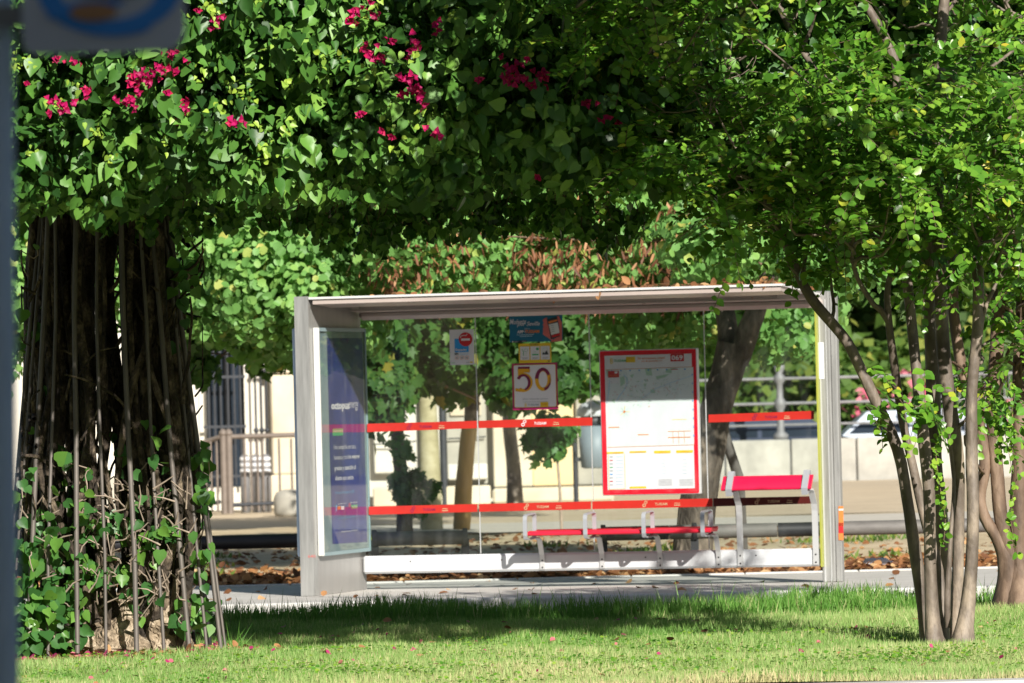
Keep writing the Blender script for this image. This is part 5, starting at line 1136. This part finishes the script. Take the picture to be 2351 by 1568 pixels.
def crape(name_label, stem_rows, spray_rows, bark, base, lsz=(.048, .08), extra_vines=()):
    t = thing('crape_myrtle', name_label, 'tree', base)
    sps = []
    for rows in stem_rows: _, sp = trunk(t, [(a_1, a_2, a_3, a_4 * .92) for a_1, a_2, a_3, a_4 in rows], bark, n=40, sides=12, lump=.045, name='stem'); sps.append(sp)
    allp = np.vstack([s[len(s) // 3:, :3] for s in sps])
    ctr = []; dr = []
    for (u0, u1, v0, v1, Y0, Y1, n, up) in spray_rows:
        nc = max(1, n // 9); CC = [(rng.uniform(u0, u1), rng.uniform(v0, v1), rng.uniform(Y0, Y1)) for _ in range(nc)]
        for i_ in range(n):
            cu, cv, cy = CC[i_ % nc]; ctr.append(at(cu + rng.normal(0, 42), cv + rng.normal(0, 30), cy + rng.normal(0, .13))); q = rng.normal(0, .8, 3); q[2] = q[2] * .45 + up; dr.append(q)
    ctr = np.array(ctr); mid = np.array([2.2, 36.0, 3.4]); dr = np.array(dr) + norm(ctr - mid) * .6
    PP, NN, TT, paths, G = sprays(ctr, dr, 9, .30, .05)
    n = len(PP); rnd = np.clip(.15 + .45 * rng.random(n) + .25 * (G[:, 0] - .5) + .18 * G[:, 1], 0, .86); y_ = rng.random(n) < .025 + .10 * (G[:, 0] > .93); rnd[y_] = rng.uniform(.9, 1, y_.sum())
    leaves('foliage', 'oval', PP, NN, TT, rng.uniform(lsz[0], lsz[1], n) * (1.05 - .35 * G[:, 1]), rnd, 'leaf_c', t, wid=1.25)
    print('crape leaves', n)
    mb = MB()
    for p in paths:
        if len(p) > 2: mb.tube(p[::2] if len(p) > 5 else p, .0022, 3, cap=False)
    mb.build('twigs', 'twig', t)
    mb = MB(); idx = rng.permutation(len(ctr))[:240]; st = []; en = []
    for i in idx:
        d2 = ((allp - ctr[i] - np.array([0, 0, -.25])) ** 2).sum(1); st.append(allp[int(np.argmin(d2))]); en.append(ctr[i])
    scatter_branches(mb, st, en, .013, .004, .05, 9, 5); mb.build('branches', bark, t)
    return t
SM = [
 [(2131, 1490, 35.75, .05), (2122, 1400, 35.75, .045), (2101, 1268, 35.75, .042), (2083, 1147, 35.75, .036), (2060, 1030, 35.75, .036), (2009, 917, 35.7, .036), (1965, 824, 35.7, .036), (1934, 770, 35.7, .034), (1862, 684, 35.6, .033), (1821, 602, 35.6, .028), (1784, 513, 35.6, .025), (1740, 440, 35.6, .022), (1684, 400, 35.5, .016)],
 [(2148, 1492, 35.5, .085), (2142, 1440, 35.5, .052), (2136, 1308, 35.5, .04), (2134, 1147, 35.5, .038), (2125, 1050, 35.5, .038), (2112, 927, 35.5, .036), (2101, 824, 35.55, .034), (2091, 722, 35.6, .034), (2081, 619, 35.6, .032), (2080, 500, 35.6, .03), (2074, 380, 35.6, .03), (2060, 205, 35.7, .03), (2053, 137, 35.7, .03), (2009, 44, 35.7, .028), (1950, -40, 35.7, .022)],
 [(2165, 1470, 35.7, .05), (2160, 1335, 35.75, .035), (2120, 1180, 35.8, .03), (2091, 1050, 35.8, .028), (2071, 961, 35.8, .027), (2054, 841, 35.7, .026), (2040, 735, 35.6, .024), (2038, 664, 35.6, .02), (2054, 602, 35.6, .018), (2081, 520, 35.6, .014)],
 [(2040, 740, 35.6, .02), (2022, 712, 35.55, .019), (2002, 694, 35.5, .017), (1968, 636, 35.5, .014), (1951, 568, 35.5, .011), (1935, 480, 35.5, .008)],
 [(2178, 1480, 36.0, .07), (2172, 1380, 36.0, .05), (2165, 1250, 36.0, .045), (2158, 1147, 36.0, .042), (2146, 1050, 36.0, .045), (2142, 824, 36.0, .048), (2136, 687, 36.0, .048), (2142, 517, 36.0, .046), (2149, 291, 36.0, .044), (2163, 205, 36.0, .042), (2156, 137, 36.0, .04), (2168, 0, 36.0, .036), (2175, -150, 36, .03)],
 [(2190, 1490, 35.8, .05), (2198, 1380, 35.8, .04), (2201, 1147, 35.8, .038), (2197, 1050, 35.75, .045), (2180, 927, 35.7, .046), (2165, 790, 35.7, .045), (2158, 650, 35.75, .043), (2153, 500, 35.8, .04), (2160, 300, 35.8, .035), (2200, 100, 35.8, .03)],
 [(2208, 1494, 35.4, .095), (2214, 1450, 35.42, .065), (2222, 1389, 35.45, .05), (2231, 1281, 35.45, .04), (2234, 1147, 35.45, .038), (2231, 1050, 35.5, .04), (2231, 893, 35.5, .037), (2245, 756, 35.5, .036), (2246, 653, 35.55, .036), (2244, 551, 35.6, .034), (2266, 445, 35.6, .034), (2293, 342, 35.6, .032), (2344, 188, 35.6, .03), (2390, 60, 35.6, .026)],
 [(2178, 1440, 35.6, .022), (2175, 1375, 35.58, .02), (2183, 1228, 35.6, .015), (2190, 1100, 35.7, .012), (2175, 950, 35.7, .010)],
 [(1990, 190, 35.9, .02), (1945, 258, 35.8, .026), (1917, 205, 35.8, .026), (1860, 140, 35.7, .026), (1810, 60, 35.7, .022), (1775, -20, 35.7, .02)],
 [(1790, 515, 35.6, .012), (1770, 420, 35.5, .014), (1700, 300, 35.5, .016), (1630, 200, 35.4, .014), (1560, 100, 35.3, .011), (1480, 30, 35.2, .008), (1380, 0, 35.0, .006)],
 [(2110, 560, 35.7, .02), (2040, 430, 35.7, .018), (1960, 320, 35.6, .02), (1880, 240, 35.6, .018), (1750, 90, 35.6, .016), (1690, 0, 35.6, .012)],
 [(2245, 800, 35.55, .014), (2265, 700, 35.5, .013), (2310, 620, 35.5, .012), (2370, 560, 35.5, .010)],
]
SP1 = [(1340, 1980, -330, 180, 34.3, 37.4, 430, .2), (1980, 2420, -330, 200, 36.0, 38.2, 280, .2), (1980, 2420, -300, 160, 34.4, 35.8, 60, .2), (1480, 2420, 120, 400, 34.2, 37.2, 520, .15), (1480, 2300, 230, 420, 33.9, 35.2, 260, .15), (1640, 2420, 390, 520, 34.2, 36.6, 270, .2), (1560, 1860, 340, 480, 35.2, 37, 105, .2), (1830, 2100, 520, 660, 35, 36.4, 40, .1),
       (2000, 2400, 520, 760, 35, 36.6, 56, .1), (1935, 2030, 870, 925, 35.0, 35.3, 7, -.1), (2040, 2150, 900, 950, 35.0, 35.4, 5, 0), (2080, 2180, 600, 700, 34.9, 35.3, 8, -.1), (2260, 2360, 840, 1000, 35.3, 35.9, 9, 0), (1300, 2450, -720, -330, 34.0, 36.4, 420, .2), (1380, 1700, -40, 120, 33.4, 34.4, 60, 0), (1180, 1800, -360, -50, 31.4, 33.2, 330, .1), (1350, 2750, -760, -250, 29.8, 32.4, 300, .1), (1050, 1420, 20, 110, 33.0, 33.5, 34, 0), (1250, 1750, -60, 40, 32.2, 33.4, 70, 0)]  # unseen nearer sprays above the view are added to shade the foliage behind
base = at(2180, 1486, 35.6); base[2] = .08
crape('multi stemmed crape myrtle with smooth mottled stems in the right foreground', SM, SP1, 'bark_c', base)
cm = bpy.data.objects.get('crape_myrtle')
# vine shoots with leaves climbing the stems
mb = MB(); PP = []; TT = []
for pts in ([(2166, 1250, 35.3), (2170, 1190, 35.3), (2160, 1130, 35.3), (2150, 1060, 35.3), (2148, 1000, 35.35)], [(2335, 1270, 35.5), (2320, 1180, 35.5), (2335, 1080, 35.5), (2318, 1000, 35.5), (2330, 900, 35.5)], [(2298, 1060, 35.6), (2290, 960, 35.6), (2275, 880, 35.6)]):
    sp = smooth_path([(*at(*p), .003) for p in pts], 26); mb.tube(sp[:, :3], .003, 4, cap=False)
    for q in sp:
        for _ in range(3): PP.append(q[:3] + rng.normal(0, .012, 3)); TT.append(rng.normal(0, 1, 3))
mb.build('shoots', 'twig', cm); n = len(PP)
leaves('shoot_leaves', 'oval', np.array(PP), norm(rng.normal(0, .5, (n, 3)) + np.array([.1, -.8, .4])), norm(np.array(TT)), rng.uniform(.025, .055, n), .4 + .5 * rng.random(n), 'leaf_c', cm, wid=1.3)
# bare grey twigs
def bare(t, u, v, Y, ang, l_, r_, depth, mb):
    pts = []
    for k_ in range(5): pts.append((*at(u, v, Y), r_ * (1 - .15 * k_))); u += l_ / 4 * math.cos(ang); v += l_ / 4 * math.sin(ang); ang += rng.normal(0, .12)
    sp = smooth_path(pts, 8); mb.tube(sp[:, :3], sp[:, 3], 5, cap=False)
    if depth: 
        for _ in range(3): bare(t, u - l_ * rng.uniform(0, .6) * math.cos(ang), v - l_ * rng.uniform(0, .6) * math.sin(ang), Y + rng.normal(0, .05), ang + rng.choice([-1, 1]) * rng.uniform(.3, .9), l_ * .6, r_ * .6, depth - 1, mb)
mb = MB()
bare(cm, 1690, 340, 34.5, -2.15, 130, .008, 3, mb); bare(cm, 1640, 290, 34.5, -2.3, 110, .007, 3, mb); bare(cm, 1720, 330, 34.5, -1.9, 110, .006, 2, mb); bare(cm, 1800, 460, 34.9, -2.7, 110, .007, 2, mb); bare(cm, 1890, 430, 34.8, -2.0, 90, .006, 2, mb); bare(cm, 1500, 60, 34.2, 2.6, 120, .006, 2, mb); bare(cm, 1600, 250, 34.6, 2.9, 90, .006, 2, mb)
mb.build('bare_twigs', 'twig_g', cm)
YR2 = 40.5
SM2 = [
 [(2318, 1400, YR2, .15), (2316, 1330, YR2, .085), (2312, 1281, YR2, .07), (2290, 1235, YR2, .05), (2262, 1190, YR2, .043), (2250, 1140, YR2, .04), (2262, 1060, YR2, .042), (2245, 961, YR2, .042), (2211, 859, YR2, .042), (2190, 722, YR2, .04), (2186, 600, YR2, .038), (2175, 400, YR2, .035), (2160, 200, YR2, .03)],
 [(2330, 1400, YR2 + .1, .10), (2322, 1290, YR2, .06), (2300, 1200, YR2, .05), (2290, 1100, YR2, .05), (2280, 950, YR2, .052), (2288, 800, YR2, .05), (2294, 688, YR2, .05), (2303, 551, YR2, .045), (2312, 400, YR2, .04), (2300, 200, YR2, .035)],
 [(2345, 1405, YR2 - .1, .12), (2340, 1300, YR2, .075), (2338, 1147, YR2, .06), (2342, 1000, YR2, .05), (2338, 859, YR2, .045), (2346, 722, YR2, .045), (2350, 560, YR2, .04), (2360, 300, YR2, .035)],
 [(2350, 1390, YR2 + .2, .10), (2360, 1250, YR2 + .2, .06), (2385, 1000, YR2 + .2, .05), (2400, 700, YR2 + .2, .04)],
]
SP2 = [(1900, 2500, -200, 420, 38.5, 42, 330, .2), (2050, 2500, 400, 700, 39, 41.6, 150, .1), (2150, 2420, 690, 900, 39.5, 41, 28, 0)]
base = at(2330, 1392, YR2); base[2] = .09
crape('reddish barked crape myrtle at the right edge behind the foreground tree', SM2, SP2, 'bark_r', base)

# ================================================================== FOREGROUND SIGN ON ITS POLE
YS = 9.6; k = K(YS)
sx0 = at(22, 700, YS)[0]
pole = thing('street_sign', 'out of focus rounded grey sign with a blue emblem on a blue grey pole', 'sign', (sx0, YS, -.04))
mb = MB(); tp = at(-4, -500, YS); bt = at(12, 1650, YS); bt2 = bt + (bt - tp) * .6; bt2[2] = -.03
mb.tube([bt2, bt, at(2, 600, YS), tp], .0225, 20); mb.build('pole', 'pole_blue', pole)
FO = Flat(at(240, 0, YS - .06), np.array([1, 0, 0.]), np.array([0, 0, 1.]), .002)
a0, b0 = FO.px(52, 125); a1, b1 = FO.px(426, 118)
mb = MB(); p0 = at(240, 0, YS - .06)
pts = []; r_ = .035; X0, X1, Z0, Z1 = a0, a1, b0, b0 + .32
for cx_, cy_, t0 in ((X1 - r_, Z1 - r_, 0), (X0 + .02, Z1 - .02, 90), (X0 + .02, Z0 + .02, 180), (X1 - r_, Z0 + r_, 270)):
    rr = r_ if cx_ > X0 + .1 else .02
    for t_ in range(0, 91, 15): pts.append((cx_ + rr * math.cos(R(t0 + t_)), cy_ + rr * math.sin(R(t0 + t_))))
n = len(pts); vs = [p0 + np.array([a, 0, b]) for a, b in pts] + [p0 + np.array([a, .02, b]) for a, b in pts]
mb.add(vs, [tuple(range(n)), tuple(range(2 * n - 1, n - 1, -1))] + [(i, i + n, (i + 1) % n + n, (i + 1) % n) for i in range(n)])
pan = mb.build('panel', 'sign_grey', pole)
E = FO
E.ell(250, -25, 330, 210, 'logo_blue', 1, .68, 150, 400); E.ell(230, 35, 240, 70, 'logo_blue', 2, .45, 60, 190); E.ell(265, 60, 170, 46, 'logo_blue', 2, .3, 190, 350)
E.ell(215, 28, 110, 42, 'logo_brown', 3); E.ell(255, -40, 150, 70, 'logo_brown', 3)
E.build('emblem', pan)
mb = MB(); mb.abox(sx0 - .03, sx0 + .05, YS - .038, YS + .03, at(20, 60, YS)[2], at(20, 60, YS)[2] + .03); mb.build('clamp', 'iron_g', pole); mb = MB(); mb.abox(sx0 - .01, sx0 + .12, YS - .039, YS - .03, at(20, -60, YS)[2], at(20, -60, YS)[2] + .03); mb.build('clamp', 'iron_g', pole)
# unseen tree added beside the camera so its crown shades the sign
ts = np.array(tosun); q = at(200, 100, YS) + ts * 8.5
t = thing('added_shade_tree', 'leafy tree added outside the picture to shade the near sign', 'tree', (q[0] + 3.2, q[1], -.3))
mb = MB(); sp = smooth_path([(q[0] + 3.2, q[1], -.3, .16), (q[0] + 3.0, q[1], 3, .13), (q[0] + 2.2, q[1], 5.2, .1), (q[0], q[1], q[2], .05)], 14); mb.tube(sp[:, :3], sp[:, 3], 12, lump=.06); mb.build('trunk', 'bark_t', t)
bl = [(q[0] + rng.normal(0, .8), q[1] + rng.normal(0, .7), q[2] + rng.normal(0, .7), rng.uniform(.5, .8)) for _ in range(36)]
crown(t, bl, 60, 'oval', 'leaf_d', .12, .2)

bl = []  # unseen greenery added behind and beside the camera to block sky light
for _ in range(150): bl.append((rng.uniform(-30, 32), rng.uniform(-9, -5), rng.uniform(.6, 12), rng.uniform(1.4, 2.3)))
for _ in range(110): bl.append((rng.uniform(-18, -6.5), rng.uniform(3, 27), rng.uniform(.5, 8.5), rng.uniform(1.0, 1.8)))
for _ in range(60): bl.append((rng.uniform(9, 20), rng.uniform(2, 19), rng.uniform(.5, 3.4), rng.uniform(1.0, 1.6)))
P, N_, Tp, Q = blob_leaves(bl, 9, .3, .3); n = len(P)
o = leaves('sky_blocking_greenery', 'quad', P, N_, Tp, rng.uniform(.35, .6, n), .1 + .5 * rng.random(n), 'leaf_c', wid=1.6); tag(o, 'dense greenery added around the viewpoint, outside the picture, to block sky light', 'woodland', kind='stuff')
# the sky dome stays the world sky; make sure nothing helper-like is left
for o in list(bpy.data.objects):
    if o.type == 'MESH' and len(o.data.polygons) == 0: bpy.data.objects.remove(o)
